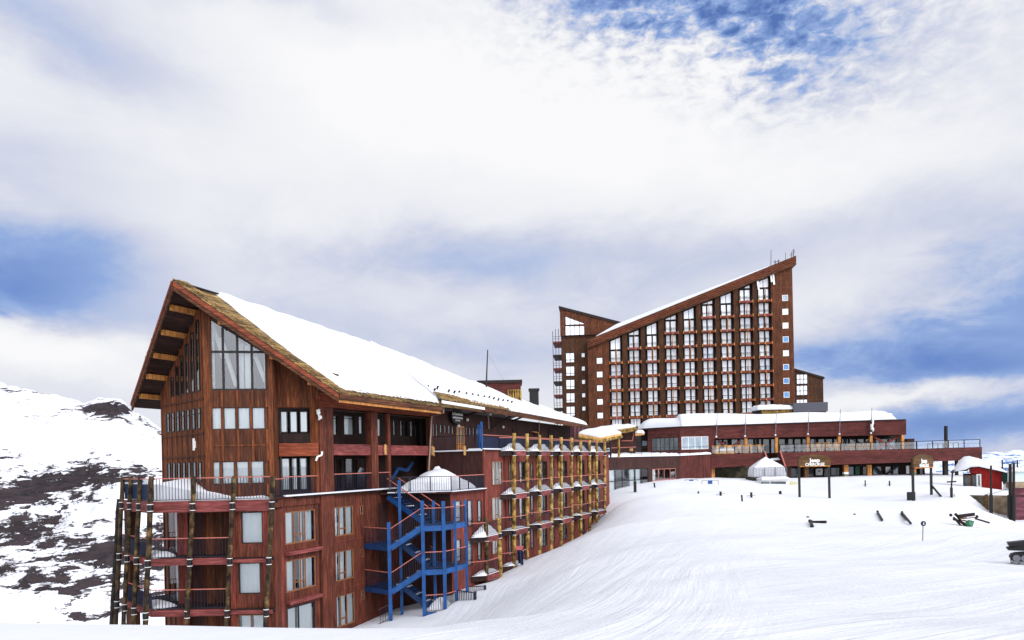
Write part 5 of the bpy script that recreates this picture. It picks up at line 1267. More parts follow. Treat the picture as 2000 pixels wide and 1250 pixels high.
for (x0, y0, x1, y1, m_) in lw_: r = FU.rect(x0, y0, x1, y1); window(rest, FU, r, .02, pane=m_, frame=M_dark, fw=.08, proud=True)
for (x0, y0, x1, y1) in ((1708, 911, 1730, 933), (1752, 911, 1722, 933)): MB().beam(FU.w(x0, y0, .5), FU.w(x1, y1, .5), .3, .2, up=(0, 1, 0)).build('brace', M_black, rest)
for x, m_ in ((1540, M_brown), (1574, M_sign), (1697, M_orange), (1391, M_orange), (1651.5, M_orange), (1783.5, M_orange), (1846, M_pole)):
    a = FD.w(x, 908 if x < 1830 else 900, -1.2); MB().beam((a.x, a.y, -5), a, .6 if x > 1390 else .5, .5, up=(0, 1, 0)).build('timber_post', m_, rest)
for (x, y0, y1, m_) in ((1651.5, 922, 926, M_white), (1651.5, 926, 929, M_green), (1783.5, 913, 917, M_hut), (1783.5, 923, 927, M_green)):
    a = FD.w(x, y1, -1.2); b_ = FD.w(x, y0, -1.2); MB().beam(a, b_, .66, .56, up=(0, 1, 0)).build('painted_band', m_, rest)
r = FU.rect(1593, 915.5, 1606.5, 928, .6); mb = MB(); slab(mb, FU, *r, .6, .66); po = mb.build('poster', M_white, rest)
mb = MB(); uc0, zc0 = (r[0]+r[1])/2, (r[2]+r[3])/2
mb.prism([FU.p(uc0+.22*math.cos(a*math.pi/6), zc0+.15+.16*math.sin(a*math.pi/6), .665) for a in range(12)], (0, -.02, 0)); mb.build('poster_emblem', M_grey, po)
# pillar supports under the far end of terrace and far glazing of light
for x in (1868, 1905): a = FD.w(x, 899, -3); MB().beam((a.x, a.y, -5), a, .35, .35, up=(0, 1, 0)).build('timber_post', M_pole, rest)
# ---- low left wing of the restaurant with window band
FW = Face(at(1184, 900, 90)[:2], Vector(at(1328, 900, 103)[:2])-Vector(at(1184, 900, 90)[:2])); FW2 = Face(at(1326, 900, 103)[:2], Vector(at(1392, 900, 105.2)[:2])-Vector(at(1326, 900, 103)[:2]))
hA = FW.rect(1189, 917, 1267, 958); hB = FW.rect(1274, 916, 1321, 941)
topl = FW.m(1184, 893)[1]; topr = FW.m(1328, 890)[1]; uw = FW.m(1328, 900)[0]
wall('terrace_wall', FW, [(-2.5, -8), (uw, -8), (uw, topr), (-2.5, topl)], [hA, (hB[0], hB[1], hB[2], hB[3])], M_brown, rest, thick=.5)
window(rest, FW, hA, 0, cols=(.16, .33, .5, .66, .83), rows=(.5,), curt=((0, .14), (.5, .64), (.68, .8)), frame=M_dwin, fw=.10)
window(rest, FW, hB, 0, cols=(.25, .5, .75), rows=(.2,), curt=((0, .16),), frame=M_rail, fw=.09)
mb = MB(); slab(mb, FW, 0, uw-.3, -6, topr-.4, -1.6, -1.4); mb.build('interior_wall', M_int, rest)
wall('terrace_wall', FW2, [FW2.m(1326, 960), FW2.m(1390, 960), FW2.m(1390, 886.5), FW2.m(1326, 889.5)], [], M_restv, rest, thick=.5)
a = FW.p(-2.5, topl-.02, .15); b_ = FW.p(uw, topr-.02, .15); c_ = FW2.w(1390, 887, .15)
snowcap(rest, [a, b_, b_+Vector((-3, 9, 0)), a+Vector((-6, 12, 0))], .35, .5, 40, 12, .12, seed=110, mound=.25); snowcap(rest, [b_, c_, c_+Vector((0, 4, 0)), b_+Vector((-3, 9, 0))], .28, .4, 16, 8, .08, seed=111)
for (x0, x1, f, n) in ((1190, 1326, FW, 7), (1328, 1386, FW2, 3)):
    a = f.w(x0, 893 if f is FW else 889, 0); b_ = f.w(x1, 889 if f is FW else 886, 0); mb = MB()
    for i in range(n+1): p = a.lerp(b_, i/n); mb.beam(p, p+Vector((0, 0, 1.15)), .05, .05, up=(0, 1, 0))
    mb.beam(a+Vector((0, 0, 1.12)), b_+Vector((0, 0, 1.12)), .04, .04); mb.beam(a+Vector((0, 0, .7)), b_+Vector((0, 0, .7)), .02, .02); mb.build('railing', M_pole, rest)
MB().prism([FW.p(-1, -8, .5), FW.p(8, -8, 1.6), FW.p(8, -8, 2.4), FW.p(-1, -8, 3.6)], (0, 0, 8-4.25)).build('stone_plinth', M_stone, rest)
# bits of roof behind the pavilion
c_ = at(1255, 870, 116); MB().box(at(1252, 870, 116).x, at(1266, 870, 116).x, 116, 122, 0.5, 5.0).build('upper_wall', M_dark, rest)
mb = MB(); r = Face((0, 115.9), (1, 0)).rect(1253, 860, 1265, 872); f_ = Face((0, 115.9), (1, 0)); window(rest, f_, r, .0, pane=M_panem, fw=.1, proud=True)
q0 = at(1256, 838, 114); snowcap(rest, [q0, q0+Vector((3, 0, 0)), q0+Vector((3, 6, 0)), q0+Vector((0, 6, 0))], 1.2, 1.5, 10, 8, .1, seed=112)

# ================================================================== LOG PAVILIONS between wing and restaurant
def pavilion(lab, x0, y0, x1, y1, Y, dpt, th, apex, label, wallr=None):
    a = at(x0, y0, Y); b = at(x1, y1, Y+1.0); o = thing('snowy_pavilion', label, 'pavilion', tuple(((a+b)/2)-Vector((0, 0, 3))), 'log pavilions')
    m_ = (a+b)/2; back = Vector((0, dpt, 0))
    mid = at(apex[0], apex[1], Y-.8)
    MB().prism([a, mid, b, (a+b)/2+back], (0, 0, .30)).build('roof', M_yel, o)
    for (p, q) in ((a, mid), (mid, b)): MB().tube(p-Vector((0, 0, .1)), q-Vector((0, 0, .1)), .17, .17, 8).build('eave_log', M_log, o)
    mb = MB(); base = [a, mid, b, b+back, a+back]; up = Vector((0, 0, .3)); cen = sum(base, Vector())/5+Vector((0, 0, .3+th))
    snowcap(o, [a+up, mid+up, b+up, (a+b)/2+back+up], th*.55, .9, 18, 18, .05, seed=int(Y), mound=th*.5, nv=.1)
    return o
pv = pavilion('a', 1130, 852, 1214, 851, 80, 6, .75, (1171, 860), 'log pavilion with snow-loaded yellow timber roof beside the last lodge balcony')
for x in (1135, 1168, 1208): a = at(x, 858, 81.5); MB().tube((a.x, a.y, .3), a, .14, .14, 8).build('post', M_log, pv)
for x in (1146, 1192): a = at(x, 856, 85); MB().tube((a.x, a.y, .3), a, .1, .1, 8).build('post', M_pole, pv)
pv2 = thing('ski_chalet', 'brown chalet with snowy roof and yellow log eaves between lodge and restaurant', 'chalet', tuple(at(1210, 880, 96)))
FC = Face((0, 96), (1, 0))
pslab(FC, [(1170, 893), (1241, 889), (1241, 846), (1170, 850)], -6, 0, 'wall', M_brown, pv2)
pslab(FC, [(1152, 850), (1246, 838), (1246, 834), (1152, 846)], -7, 1.2, 'roof', M_yel, pv2)
for (x0, y0, x1, y1) in ((1198, 843, 1246, 835), (1196, 847, 1240, 840)): MB().tube(FC.w(x0, y0, 1.3), FC.w(x1, y1, 1.3), .15, .15, 8).build('eave_log', M_log, pv2)
for k in range(6): MB().tube(FC.w(1203+k*7.5, 843.5-k*1.25, .2), FC.w(1203+k*7.5, 843.5-k*1.25, 1.7), .11, .11, 7).build('rafter_log', M_log, pv2)
q0, q1 = FC.w(1150, 846, 1.2), FC.w(1242, 834, 1.2); snowcap(pv2, [q0, q1, q1+Vector((-1, 8, .3)), q0+Vector((1, 8, .3))], .55, .9, 26, 12, .12, seed=120)
for (x0, y0, x1, y1) in ((1214, 861, 1235, 861), (1235, 861, 1238, 845)): MB().tube(FC.w(x0, y0, .1), FC.w(x1, y1, .1), .07, .07, 6).build('downpipe', M_rail, pv2)
a, b_ = FC.w(1192, 875, .6), FC.w(1242, 873, .6); MB().beam(a, b_, .1, .08).build('handrail', M_rail, pv2)
tag(MB().prism([FC.w(1230, 881, .5), FC.w(1236, 881, .5), FC.w(1236, 875.5, .5), FC.w(1230, 875.5, .5)], (0, .05, 0)).build('notice_board', M_yel, pv2), None)
pslab(FC, [(1241, 850), (1259, 849), (1259, 846), (1241, 847)], -4, .8, 'side_roof', M_yel, pv2)
snowcap(pv2, [FC.w(1240, 846, .8), FC.w(1259, 846, .8), FC.w(1259, 846, -3), FC.w(1240, 846, -3)], .4, .5, 8, 6, .03, seed=121)
# blue barrel on the terrace corner
p = at(1188.5, 891, 91.5); br_ = thing('barrel', 'blue barrel with a snow cap on the terrace corner by the log posts', 'barrel', tuple(p))
MB().tube(p, p+Vector((0, 0, .82)), .40, .40, 14).build('drum', M_blued, br_); MB().tube(p+Vector((0, 0, .8)), p+Vector((0, 0, .86)), .43, .43, 14).build('lid', M_navy, br_)
MB().ball(p+Vector((0, 0, .88)), .36, .5, 10).build('snow_cap', M_snow, br_, smooth=True)

# ================================================================== flagpoles
fg = 'flagpoles along the restaurant roof edge'
labs = ['slim grey flagpole, leftmost, over the four-pane white window', 'slim grey flagpole second from left on the restaurant wall', 'slim grey flagpole at the gap in the terrace, below the log-clad roof room', 'slim grey flagpole just below the dark slate roof box', 'slim grey bare flagpole right beside the one with a flag', 'slim flagpole with a furled dark and white flag']
for i, (x, y0, y1) in enumerate(((1400, 807, 853), (1456, 806, 852), (1515.5, 804, 850), (1579, 801, 848), (1640.5, 799, 848), (1702, 796, 846))):
    a = FR.w(x-1, y1, .45); b_ = FR.w(x+1, y0, .45); t_ = thing('flagpole', labs[i], 'flagpole', tuple(a), fg)
    MB().tube(a, b_, .06, .04, 7).build('pole', M_grey, t_); MB().ball(a, .16).build('base_knob', M_white, t_)
    MB().beam(a.lerp(b_, .3), a.lerp(b_, .3)+Vector((0, .46, 0)), .08, .08).build('wall_bracket', M_pole, t_)
    if i == 5:
        c_ = a.lerp(b_, .42); mb = MB(); pr = None
        for k in range(7):
            rr_ = (.05, .16, .2, .24, .2, .26, .1)[k]; q = c_+Vector((.12*math.sin(k*1.3)+.1, -.05, .55-.32*k))
            if pr: mb.tube(pr[0], q, pr[1], rr_, 7)
            pr = (q, rr_)
        mb.build('flag', M_white, t_); MB().tube(c_+Vector((-.05, -.1, .1)), c_+Vector((.0, -.12, -1.4)), .12, .06, 6).build('flag_stripe', M_navy, t_)
# tall mast behind the lodge roof
p = at(948, 752, 72); ms = thing('roof_mast', 'tall thin black mast with a guy wire rising behind the snowy lodge roof', 'mast', tuple(p-Vector((0, 0, 1.5))))
MB().tube(p-Vector((0, 0, 1.5)), at(952.5, 683, 72), .09, .05, 7).build('pole', M_pole, ms); MB().tube(at(952.5, 690, 72), at(985, 745, 74), .012, .012, 4).build('guy_wire', M_grey, ms)

# ================================================================== terrace furniture: pale timber chairs and loungers
def chair(px, f_off, label, rot=0, recl=False, grp='pale timber chairs on the terrace'):
    q = FD.w(px, 883.5-(px-1527)*.026, f_off); q.z += .02
    t_ = thing('terrace_chair', label, 'chair', tuple(q), grp); t_.rotation_euler = (0, 0, rot)
    def lb(mb, n_, m_=M_yel):
        o = mb.build(n_, m_, None, origin=(0, 0, 0)); o.parent = t_; return o
    lb(MB().box(-.3, .3, -.3, .3, .40, .46), 'seat')
    mb = MB()
    for k in range(4): x = -.27+k*.18; mb.prism([(x-.07, .28, .46), (x+.07, .28, .46), (x+.07, .28+(.5 if recl else .15), 1.25 if not recl else .95), (x-.07, .28+(.5 if recl else .15), 1.25 if not recl else .95)], (0, .04, 0))
    lb(mb, 'backrest')
    for sx_ in (-1, 1):
        lb(MB().box(sx_*.33-.05, sx_*.33+.05, -.35, .3, .62, .67), 'armrest')
        for yy in (-.3, .28): lb(MB().box(sx_*.33-.035, sx_*.33+.035, yy-.035, yy+.035, 0, .62), 'leg')
places = ['leftmost pale timber chair on the left terrace, by its corner post', 'pale timber chair in front of the first red brace', 'pale timber chair, one of a close pair before the red braces', 'pale timber chair beside the first orange post, left terrace', 'pale timber chair right of the first orange post', 'pale timber chair near the right end of the left terrace', 'upright pale timber chair just right of the post under the slate box', 'upright pale timber chair second from that orange post', 'upright pale timber chair third in the right terrace row', 'upright pale timber chair fourth in the right terrace row', 'upright pale timber chair touching the middle orange post']
for i, x in enumerate((1399, 1418, 1422.5, 1443, 1463, 1483, 1586, 1596, 1607, 1620, 1630)): chair(x, -1.4-(i % 3)*.5, places[i], rot=math.radians(random.choice([150, 180, 200, 175])))
lp = ['reclining pale timber lounger nearest the middle orange post', 'second reclining pale timber lounger in the low row', 'third reclining pale timber lounger in the low row', 'fourth reclining pale timber lounger in the low row', 'reclining pale timber lounger at the right end of the row']
for i, x in enumerate((1652, 1661, 1670, 1679, 1689)): chair(x, -1.6, lp[i], rot=math.radians(205), recl=True, grp='reclining loungers on the terrace')
p = FD.w(1430, 886.5, -1.0); bn = thing('log_planter', 'low pale timber snow-topped planter on the left end of the terrace', 'planter', tuple(p))
a, b_ = FD.w(1398, 887, -.9), FD.w(1436, 886, -.9); MB().prism([a, b_, b_+Vector((0, .9, 0)), a+Vector((0, .9, 0))], (0, 0, .5)).build('box', M_yel, bn); snowcap(bn, [a+Vector((0, 0, .5)), b_+Vector((0, 0, .5)), b_+Vector((0, .9, .5)), a+Vector((0, .9, .5))], .25, .3, 14, 6, .04, seed=130)

# ================================================================== snowed-in stair platform and buried van
FV = Face((0, 98), (1, 0)); FV2 = Face((0, 95.5), (1, 0))
sp_ = thing('stair_platform', 'railed platform heaped with a pointed snow mound at foot of the terrace stair', 'platform', tuple(at(1503, 945, 98)))
pslab(FV, [(1470, 952), (1538, 950), (1538, 930.5), (1470, 932)], -3, 0, 'platform_base', M_black, sp_)
a, b_ = FV.w(1471.5, 932, 0), FV.w(1536, 930, 0)
snowcap(sp_, [a, b_, b_+Vector((-.2, 3, 0)), a+Vector((.2, 3, 0))], 1.05, .22, 24, 16, .03, seed=140, cone=1.75, nv=.04)
railing(sp_, a+Vector((0, -.12, 0)), b_+Vector((0, -.12, 0)), h=1.25, sp=.2, mat=M_grey, rmat=M_black, post=1.5, br=.02)
van = thing('parked_van', 'white van buried to its side windows in snow below the platform', 'van', tuple(at(1512, 950, 95.5)))
vz0, vz1 = at(1512, 960, 95.5).z, at(1512, 936.5, 95.5).z; vx0, vx1 = at(1484, 945, 95.5).x, at(1541, 945, 95.5).x
mb = MB(); mb.prism([(vx0-.5, 95.6, vz0), (vx0+.35, 95.6, vz1), (vx1, 95.6, vz1), (vx1, 95.6, vz0)], (0, 1.9, 0)); mb.build('body', M_white, van)
for (x0, x1, sl_) in ((1485.5, 1503, 1), (1505.5, 1535, 0)):
    q = [FV2.m(x0, 947.5), FV2.m(x1, 947.5), FV2.m(x1, 940.5), FV2.m(x0+(2 if sl_ else 0), 940.5)]
    MB().prism([FV2.p(u, z, .0) for u, z in q], (0, .08, 0)).build('side_window', M_paned, van)
snowcap(van, [(vx0+.2, 95.3, vz1), (vx1+.1, 95.3, vz1), (vx1+.1, 97.6, vz1), (vx0+.2, 97.6, vz1)], .34, .5, 20, 10, .03, seed=141)
p = gat(1549, 947); yb = thing('safety_net', 'crumpled yellow safety net in snow right of the buried van', 'net', tuple(p)); M_yn = simple('yellow_net', L(220, 214, 70), .6, .5, 5, col2=L(150, 140, 40))
for i in range(7): MB().beam(p+Vector((-.5+i*.16, 0, -.1)), p+Vector((-.35+i*.16, .05, .35+random.uniform(-.1, .2))), .1, .03).build('net_strip', M_yn, yb)

# ================================================================== timber name signs
def sign(xl, xr, ytop, ybot, yl, yr, lines, label, brace=False, narrow=1.0):
    g = gat(xl, yl); Yl = g.y; gr = at(xr, yr, 1); 
    rb = gat(xr, yr); Yr = rb.y if narrow < 1 else Yl
    A = Vector((g.x, g.y)); B_ = Vector((at(xr, 900, Yr).x, Yr)); f = Face(A, B_-A)
    t_ = thing('trail_sign', label, 'sign', tuple(g), 'timber name signs on two posts')
    uR_ = (B_-A).length; zt_, zb_ = f.m(xl, ytop)[1], f.m(xl, ybot)[1]
    for u_, gg in ((0, g), (uR_, rb)): 
        z0 = gz(f.p(u_, 0).x, f.p(u_, 0).y)
        MB().beam(f.p(u_, zb_-.1, -.1), f.p(u_, zt_-.25, -.1), .20, .16, up=(0, 1, 0)).build('post_head', M_brown if narrow == 1 else M_pole, t_)
        MB().beam(f.p(u_, z0-.4, -.1), f.p(u_, zb_-.1, -.1), .19, .17, up=(0, 1, 0)).build('post', M_black, t_)
    n = 12; top = [(uR_*(1.03)-uR_*1.06*i/n, zt_-.25+.38*math.sin(math.pi*i/n)**.7+(.05 if i % 3 else 0)) for i in range(n+1)]
    mb = MB(); mb.prism([f.p(-.03*uR_, zb_, .08), f.p(1.03*uR_, zb_, .08)]+[f.p(u, z, .08) for u, z in top], f.p(0, 0, -.14)-f.p(0, 0, 0)); bd = mb.build('board', M_sign, t_)
    zc_ = (zt_+zb_)/2
    mb = MB(); slab(mb, f, 0, uR_, zb_+.0, zb_+.08, .085, .13); mb.build('board_trim', M_orange, bd)
    text(bd, lines[0], f, uR_*.5, zc_+(zt_-zb_)*.08, .12, (zt_-zb_)*.50, M_white, .02, xs=1.1)
    text(bd, lines[1], f, uR_*.5, zc_-(zt_-zb_)*.30, .12, (zt_-zb_)*.36, M_white, .012, xs=1.0 if narrow == 1 else .85)
    if brace: a = f.p(uR_, f.m(1819, 950)[1], 0); q = gat(1838, 970); MB().beam(a, q, .14, .14).build('brace', M_black, t_)
    return t_, f
sign(1562.5, 1619.5, 891, 912, 971, 970, ('Jeep', 'CHEROKEE'), 'brown timber name sign on two posts before the middle of the terrace')
t_, f = sign(1786, 1820, 891, 915, 979, 966, ('Jeep', 'RENEGADE'), 'darker brown timber name sign with a diagonal prop, nearer the red hut', True, .8)
a = gat(1780, 978); tag(MB().box(a.x-.3, a.x+.3, a.y-.2, a.y+.25, a.z-.1, a.z+.85).build('post_padding', M_black, t_), None)

# ================================================================== stakes, goal frames, planks, round sign, cross pole
def stake(px, yb, hpx, wpx, lab, tilt=0, arm=False, knob=False):
    g = gat(px, yb); k = g.y/F; h = hpx*k; w_ = wpx*k; t_ = thing('snow_stake', lab, 'stake', tuple(g), 'dark stakes poking out of the snow')
    MB().beam(g-Vector((0, 0, .3)), g+Vector((tilt*h, 0, h)), w_, w_, up=(0, 1, 0)).build('stake', M_pole, t_)
    if arm: MB().beam(g+Vector((-w_*2.6, 0, h*.35)), g+Vector((w_*2.6, .1, h*.45)), .04, .05).build('rope', M_grey, t_)
    if knob: MB().ball(g+Vector((tilt*h, 0, h)), w_*.8, .8).build('cap', M_black, t_)
stake(1240.5, 961, 21, 5, 'thick dark stump at the left edge of the snow crest by the window band')
stake(1279.5, 952, 9, 2.6, 'thin dark stake right of the thick stump on the crest', -.2)
stake(1363, 964, 4.5, 2.5, 'tiny dark stub below the blue goal frames', .3)
stake(1407.5, 968, 8, 3.4, 'short dark stake with rope, right below the blue goal frames', 0, True)
stake(1450, 979, 11, 2.6, 'bent dark stake, lowest of the three left of the buried van', -.1, False, True)
stake(1467.5, 972, 10.5, 3.4, 'upright dark stake with rope ends, straight below the snow mound', 0, True)
stake(1524, 965, 4, 4, 'round black knob in the snow below the buried van', 0, False, True)
stake(1690, 952, 14, 1.6, 'thin dark stake with small crossbar, left of the pair between the signs', 0, True)
stake(1737.5, 951, 12, 1.9, 'thin dark stake with small crossbar, right of the pair between the signs', 0, True)
stake(1669, 1005, 2, 3, 'tiny dark speck of a stake in the middle of the slope', 0)
stake(1577, 1011, 2.5, 4, 'small dark stub just above the fallen timber', .5)
def goal(px, yb, wpx, hpx, lab, lying=False):
    g = gat(px, yb); k = g.y/F; w_ = wpx*k; h = hpx*k; t_ = thing('gate_frame', lab, 'frame', tuple(g), 'metal frames with blue banners on the crest')
    z = Vector((0, 0, 1))*h
    for s_ in (-1, 1): MB().tube(g+Vector((s_*w_/2, 0, -.3)), g+Vector((s_*w_/2, 0, 0))+z, .035, .035, 6).build('upright', M_grey, t_)
    MB().tube(g+Vector((-w_/2, 0, 0))+z, g+Vector((w_/2, 0, 0))+z, .035, .035, 6).build('crossbar', M_grey, t_)
    MB().box(g.x-.28, g.x+.28, g.y-.06, g.y+.02, g.z+h-.42, g.z+h+.03).build('banner', M_blue, t_)
goal(1387, 946, 32, 7.5, 'metal goal frame with blue banner standing on the snow crest, right one')
goal(1350, 939.5, 24, 2.5, 'low metal frame with blue banner almost buried in snow, left one')
def plank(pts, w_, lab, name='fallen_plank'):
    g = gat(*pts[0]); t_ = None
    for i in range(0, len(pts)-1, 2):
        a = gat(*pts[i]); b_ = gat(*pts[i+1])
        if t_ is None: t_ = thing(name, lab, 'timber', tuple(a), 'dark timbers lying in the snow')
        MB().beam(a+Vector((0, 0, .05)), b_+Vector((0, 0, .12)), w_, w_).build('plank', M_pole, t_)
        MB().ball(a+Vector((0, 0, .12)), w_*.8).build('knot', M_black, t_)
plank([(1582, 1021), (1614, 1022.5), (1586, 1031), (1584, 1021)], .17, 'dark forked timber lying flat in snow, left part of the slope')
plank([(1714, 1002), (1723, 1019)], .13, 'single dark timber slanting down the snow, above the round sign')
plank([(1762, 1003), (1779, 1026), (1761, 1006), (1772, 1018)], .12, 'pair of dark slanting timbers just above left of the round sign')
g = gat(1801.5, 1055); rs = thing('round_sign', 'small round dark blue sign with a white figure on a thin pole in snow', 'sign', tuple(g)); k = g.y/F
MB().tube(g-Vector((0, 0, .3)), g+Vector((2*k, 0, 30*k)), .022, .022, 6).build('pole', M_grey, rs)
cc_ = g+Vector((2*k, -.04, 32.5*k)); MB().tube(cc_, cc_+Vector((0, .03, 0)), 5*k, 5*k, 20).build('disc', M_navy, rs)
MB().ball(cc_+Vector((0, -.01, 1.6*k)), .9*k).tube(cc_+Vector((0, -.012, 1*k)), cc_+Vector((0, -.012, -2*k)), .7*k, 1.4*k, 6).build('pictogram', M_white, rs)
g = gat(1858.5, 971); k = g.y/F; cp = thing('cross_pole', 'dark pole with a crossbar and metal ring between name sign and red hut', 'pole', tuple(g))
MB().beam(g-Vector((0, 0, .3)), g+Vector((0, 0, 19*k)), 3.6*k, 3.6*k, up=(0, 1, 0)).build('padding', M_black, cp)
MB().beam(g+Vector((0, 0, 19*k)), g+Vector((3*k, 0, 49*k)), .1, .1, up=(0, 1, 0)).build('pole', M_pole, cp); MB().beam(g+Vector((-9*k, -.05, 30*k)), g+Vector((9*k, -.05, 30.5*k)), .1, .13).build('crossbar', M_pole, cp)
for s_ in (-1, 1): MB().beam(g+Vector((2*k+s_*1.4*k, -.15, 1*k)), g+Vector((2*k+s_*1.4*k, -.15, 6*k)), .05, .05, up=(0, 1, 0)).build('ring', M_grey, cp)
MB().ball(g+Vector((3*k, 0, 49*k)), .2, .6).build('cap', M_black, cp)
# pile of timber and netting
c0_ = gat(1890, 1028); k = c0_.y/F; db = thing('timber_pile', 'heap of old brown planks and green netting half sunk in snow', 'timber pile', tuple(c0_))
def dp(px, py, dy=0): return Vector((at(px, py, c0_.y+dy).x, c0_.y+dy, at(px, py, c0_.y+dy).z))
for i, (x0, y0, x1, y1, w_, m_) in enumerate(((1871, 1007, 1903, 1003, .16, M_pole), (1872, 1010, 1903, 1006, .14, M_brown), (1868, 1006, 1885, 1028, .14, M_pole), (1862, 1010, 1878, 1028, .14, M_pole), (1905, 1013, 1932, 1021, .14, M_pole), (1874, 1013, 1904, 1010, .12, M_sign), (1880, 1016, 1898, 1020, .12, M_sign), (1866, 1013, 1890, 1030, .12, M_pole), (1876, 1018, 1896, 1027, .1, M_brown))):
    MB().beam(dp(x0, y0, (i % 4)*.12-.2), dp(x1, y1, (i % 3)*.15-.2), w_, w_*.8).build('plank', m_, db)
for (x, y) in ((1857, 1006), (1867, 1005), (1908, 1009), (1864, 1014)): MB().ball(dp(x, y), .12).build('log_end', M_pole, db)
MB().beam(dp(1888, 1010.5, -.3), dp(1905, 1008.5, -.3), .05, .06).build('snow_strip', M_snow, db)
mb = MB(); pts = [(1883, 1022), (1890, 1030), (1900, 1028), (1903, 1018), (1892, 1015)]; ce = dp(1893, 1023, -.45); rim_ = [dp(x, y, -.1) for x, y in pts]; mb.add([ce]+rim_, [(0, i+1, (i+1) % 5+1) for i in range(5)]); mb.build('netting', M_green, db)

# ================================================================== red hut, walls and posts at the right edge
hut = thing('red_hut', 'small bright red hut with white-framed window under a huge snow load', 'hut', tuple(at(1930, 960, 84)))
HF = Face(at(1905, 930, 84)[:2], (.86, -.51)); HB = Vector((-HF.n.x, -HF.n.y, 0))
ap = (1905, 911); el_, er_ = (1878, 923), (1958, 921)
qf = [HF.m(x, y) for x, y in ((1913, 975), (1957, 975), (1957, 921), (1905, 909), (1896, 914), (1896, 925), (1913, 925))]
MB().prism([HF.p(u, z) for u, z in qf], HB*4.5).build('wall', M_hut, hut)
hs = Face(HF.w(1882, 930, -1.5)[:2], Vector(HF.w(1914, 930, 0)[:2])-Vector(HF.w(1882, 930, -1.5)[:2]))
r1 = hs.rect(1883, 928, 1897, 950); window(hut, hs, r1, 0, pane=M_paned, frame=M_fwood, fw=.08, proud=True)
r1 = hs.rect(1898, 927, 1912.5, 952); window(hut, hs, r1, 0, pane=M_paned, frame=M_fwood, fw=.08, proud=True)
MB().prism([hs.p(0, hs.m(1883, 960)[1]), hs.p(hs.m(1913, 930)[0], hs.m(1883, 960)[1]), hs.p(hs.m(1913, 930)[0], hs.m(1913, 926)[1]), hs.p(0, hs.m(1883, 926)[1])], HB*2.5).build('porch_wall', M_int, hut)
r1 = HF.rect(1907, 926, 1917, 951.5, .1); window(hut, HF, r1, .1, cols=(), pane=M_paned, frame=M_white, fw=.16, proud=True)
for (p0, p1) in ((ap, (1966, 925)), (ap, (1890, 918)), ((1890, 920), (1862, 921))): MB().prism([HF.w(*p0, .7), HF.w(*p1, .7), HF.w(*p1, .7)+HB*5.5, HF.w(*p0, .7)+HB*5.5], (0, 0, .12)).build('roof', M_pole, hut)
Z1 = Vector((0, 0, .1))
A0, B0, C0 = HF.w(1862, 921, .75), HF.w(1900, 911, .75), HF.w(1972, 926, .75)
prof = [(1862, 922), (1868, 912), (1877, 900), (1886, 893), (1896, 892), (1912, 896), (1930, 903), (1950, 912), (1964, 920), (1973, 925)]
basep = [(1862, 922), (1868, 921), (1877, 920), (1886, 918), (1896, 913), (1912, 912), (1930, 916), (1950, 920), (1964, 923.5), (1973, 926)]
mb = MB(); rows_ = []
for j in range(9):
    v_ = j/8; dy = v_*5.7; sc_ = (1-(1-min(1, v_/.25))**2)**.5 if v_ < .25 else (1-(1-min(1, (1-v_)/.25))**2)**.5
    row = []
    for (a, b_) in zip(basep, prof):
        p = HF.w(*a, .75); q = HF.w(*b_, .75); row.append(Vector((p.x+HB.x*dy, p.y+HB.y*dy, p.z+.05+(q.z-p.z)*(.55*sc_+.45*min(1, sc_+.15))+.05*noise.noise(Vector((p.x, dy, 2))))))
    rows_.append(row)
low = [[HF.w(*a, .75)+HB*(5.7*j/8)+Vector((0, 0, .04)) for a in basep] for j in (0, 8)]
n = len(prof); vs_ = [p for rw in rows_ for p in rw]; fs_ = [(j*n+i, j*n+i+1, (j+1)*n+i+1, (j+1)*n+i) for j in range(8) for i in range(n-1)]
k0 = len(vs_); vs_ += low[0]+low[1]; fs_ += [(i, i+1, k0+i+1, k0+i) for i in range(n-1)]+[(8*n+i, 8*n+i+1, k0+n+i+1, k0+n+i) for i in range(n-1)]+[(k0+i, k0+i+1, k0+n+i+1, k0+n+i) for i in range(n-1)]
mb.add(vs_, fs_).build('snow_cover', M_snow, hut, smooth=True)
rw = thing('retaining_wall', 'stained pale concrete retaining wall with vertical boards below the red hut', 'wall', tuple(at(1940, 1000, 69)))
WF = Face(at(1894, 967, 69.5)[:2], Vector(at(1983, 965, 67)[:2])-Vector(at(1894, 967, 69.5)[:2]))
zt1 = WF.m(1900, 967.5)[1]; ue = WF.m(1982, 966)[0]; um = WF.m(1926, 970)[0]
mb = MB(); slab(mb, WF, -.5, um, -9, zt1, -.5, -.05); mb.build('dark_section', M_stone, rw)
mb = MB(); slab(mb, WF, um+.01, ue, -9, WF.m(1950, 968)[1], -.5, 0); mb.build('concrete_section', M_conc, rw)
mb = MB(); slab(mb, WF, um-.1, um+.15, -9, zt1+.1, 0.003, .12); mb.build('pilaster', M_sign, rw)
sh = thing('mauve_shed', 'mauve boarded shed with stone-topped wall at the right picture edge', 'shed', tuple(at(2010, 1000, 66)))
mf = Face((0, 66), (1, 0)); pslab(mf, [(1981, 1060), (2060, 1060), (2060, 952), (1981, 953.5)], -.6, 0, 'wall', M_mauve, sh); pslab(mf, [(1979, 953.5), (2062, 952), (2062, 940), (1979, 942)], -.8, .2, 'stone_top', M_conc, sh)
pslab(mf, [(1981, 970), (2060, 970), (2060, 967), (1981, 967)], 0, .06, 'batten', M_brown, sh)
ws = thing('snowy_shelter', 'low white shelter with pale green wall behind the mauve shed', 'shelter', tuple(at(2005, 935, 80)))
wf_ = Face((0, 80), (1, 0)); M_pg = simple('pale_green_wall', L(196, 214, 208), .6, .15, 1)
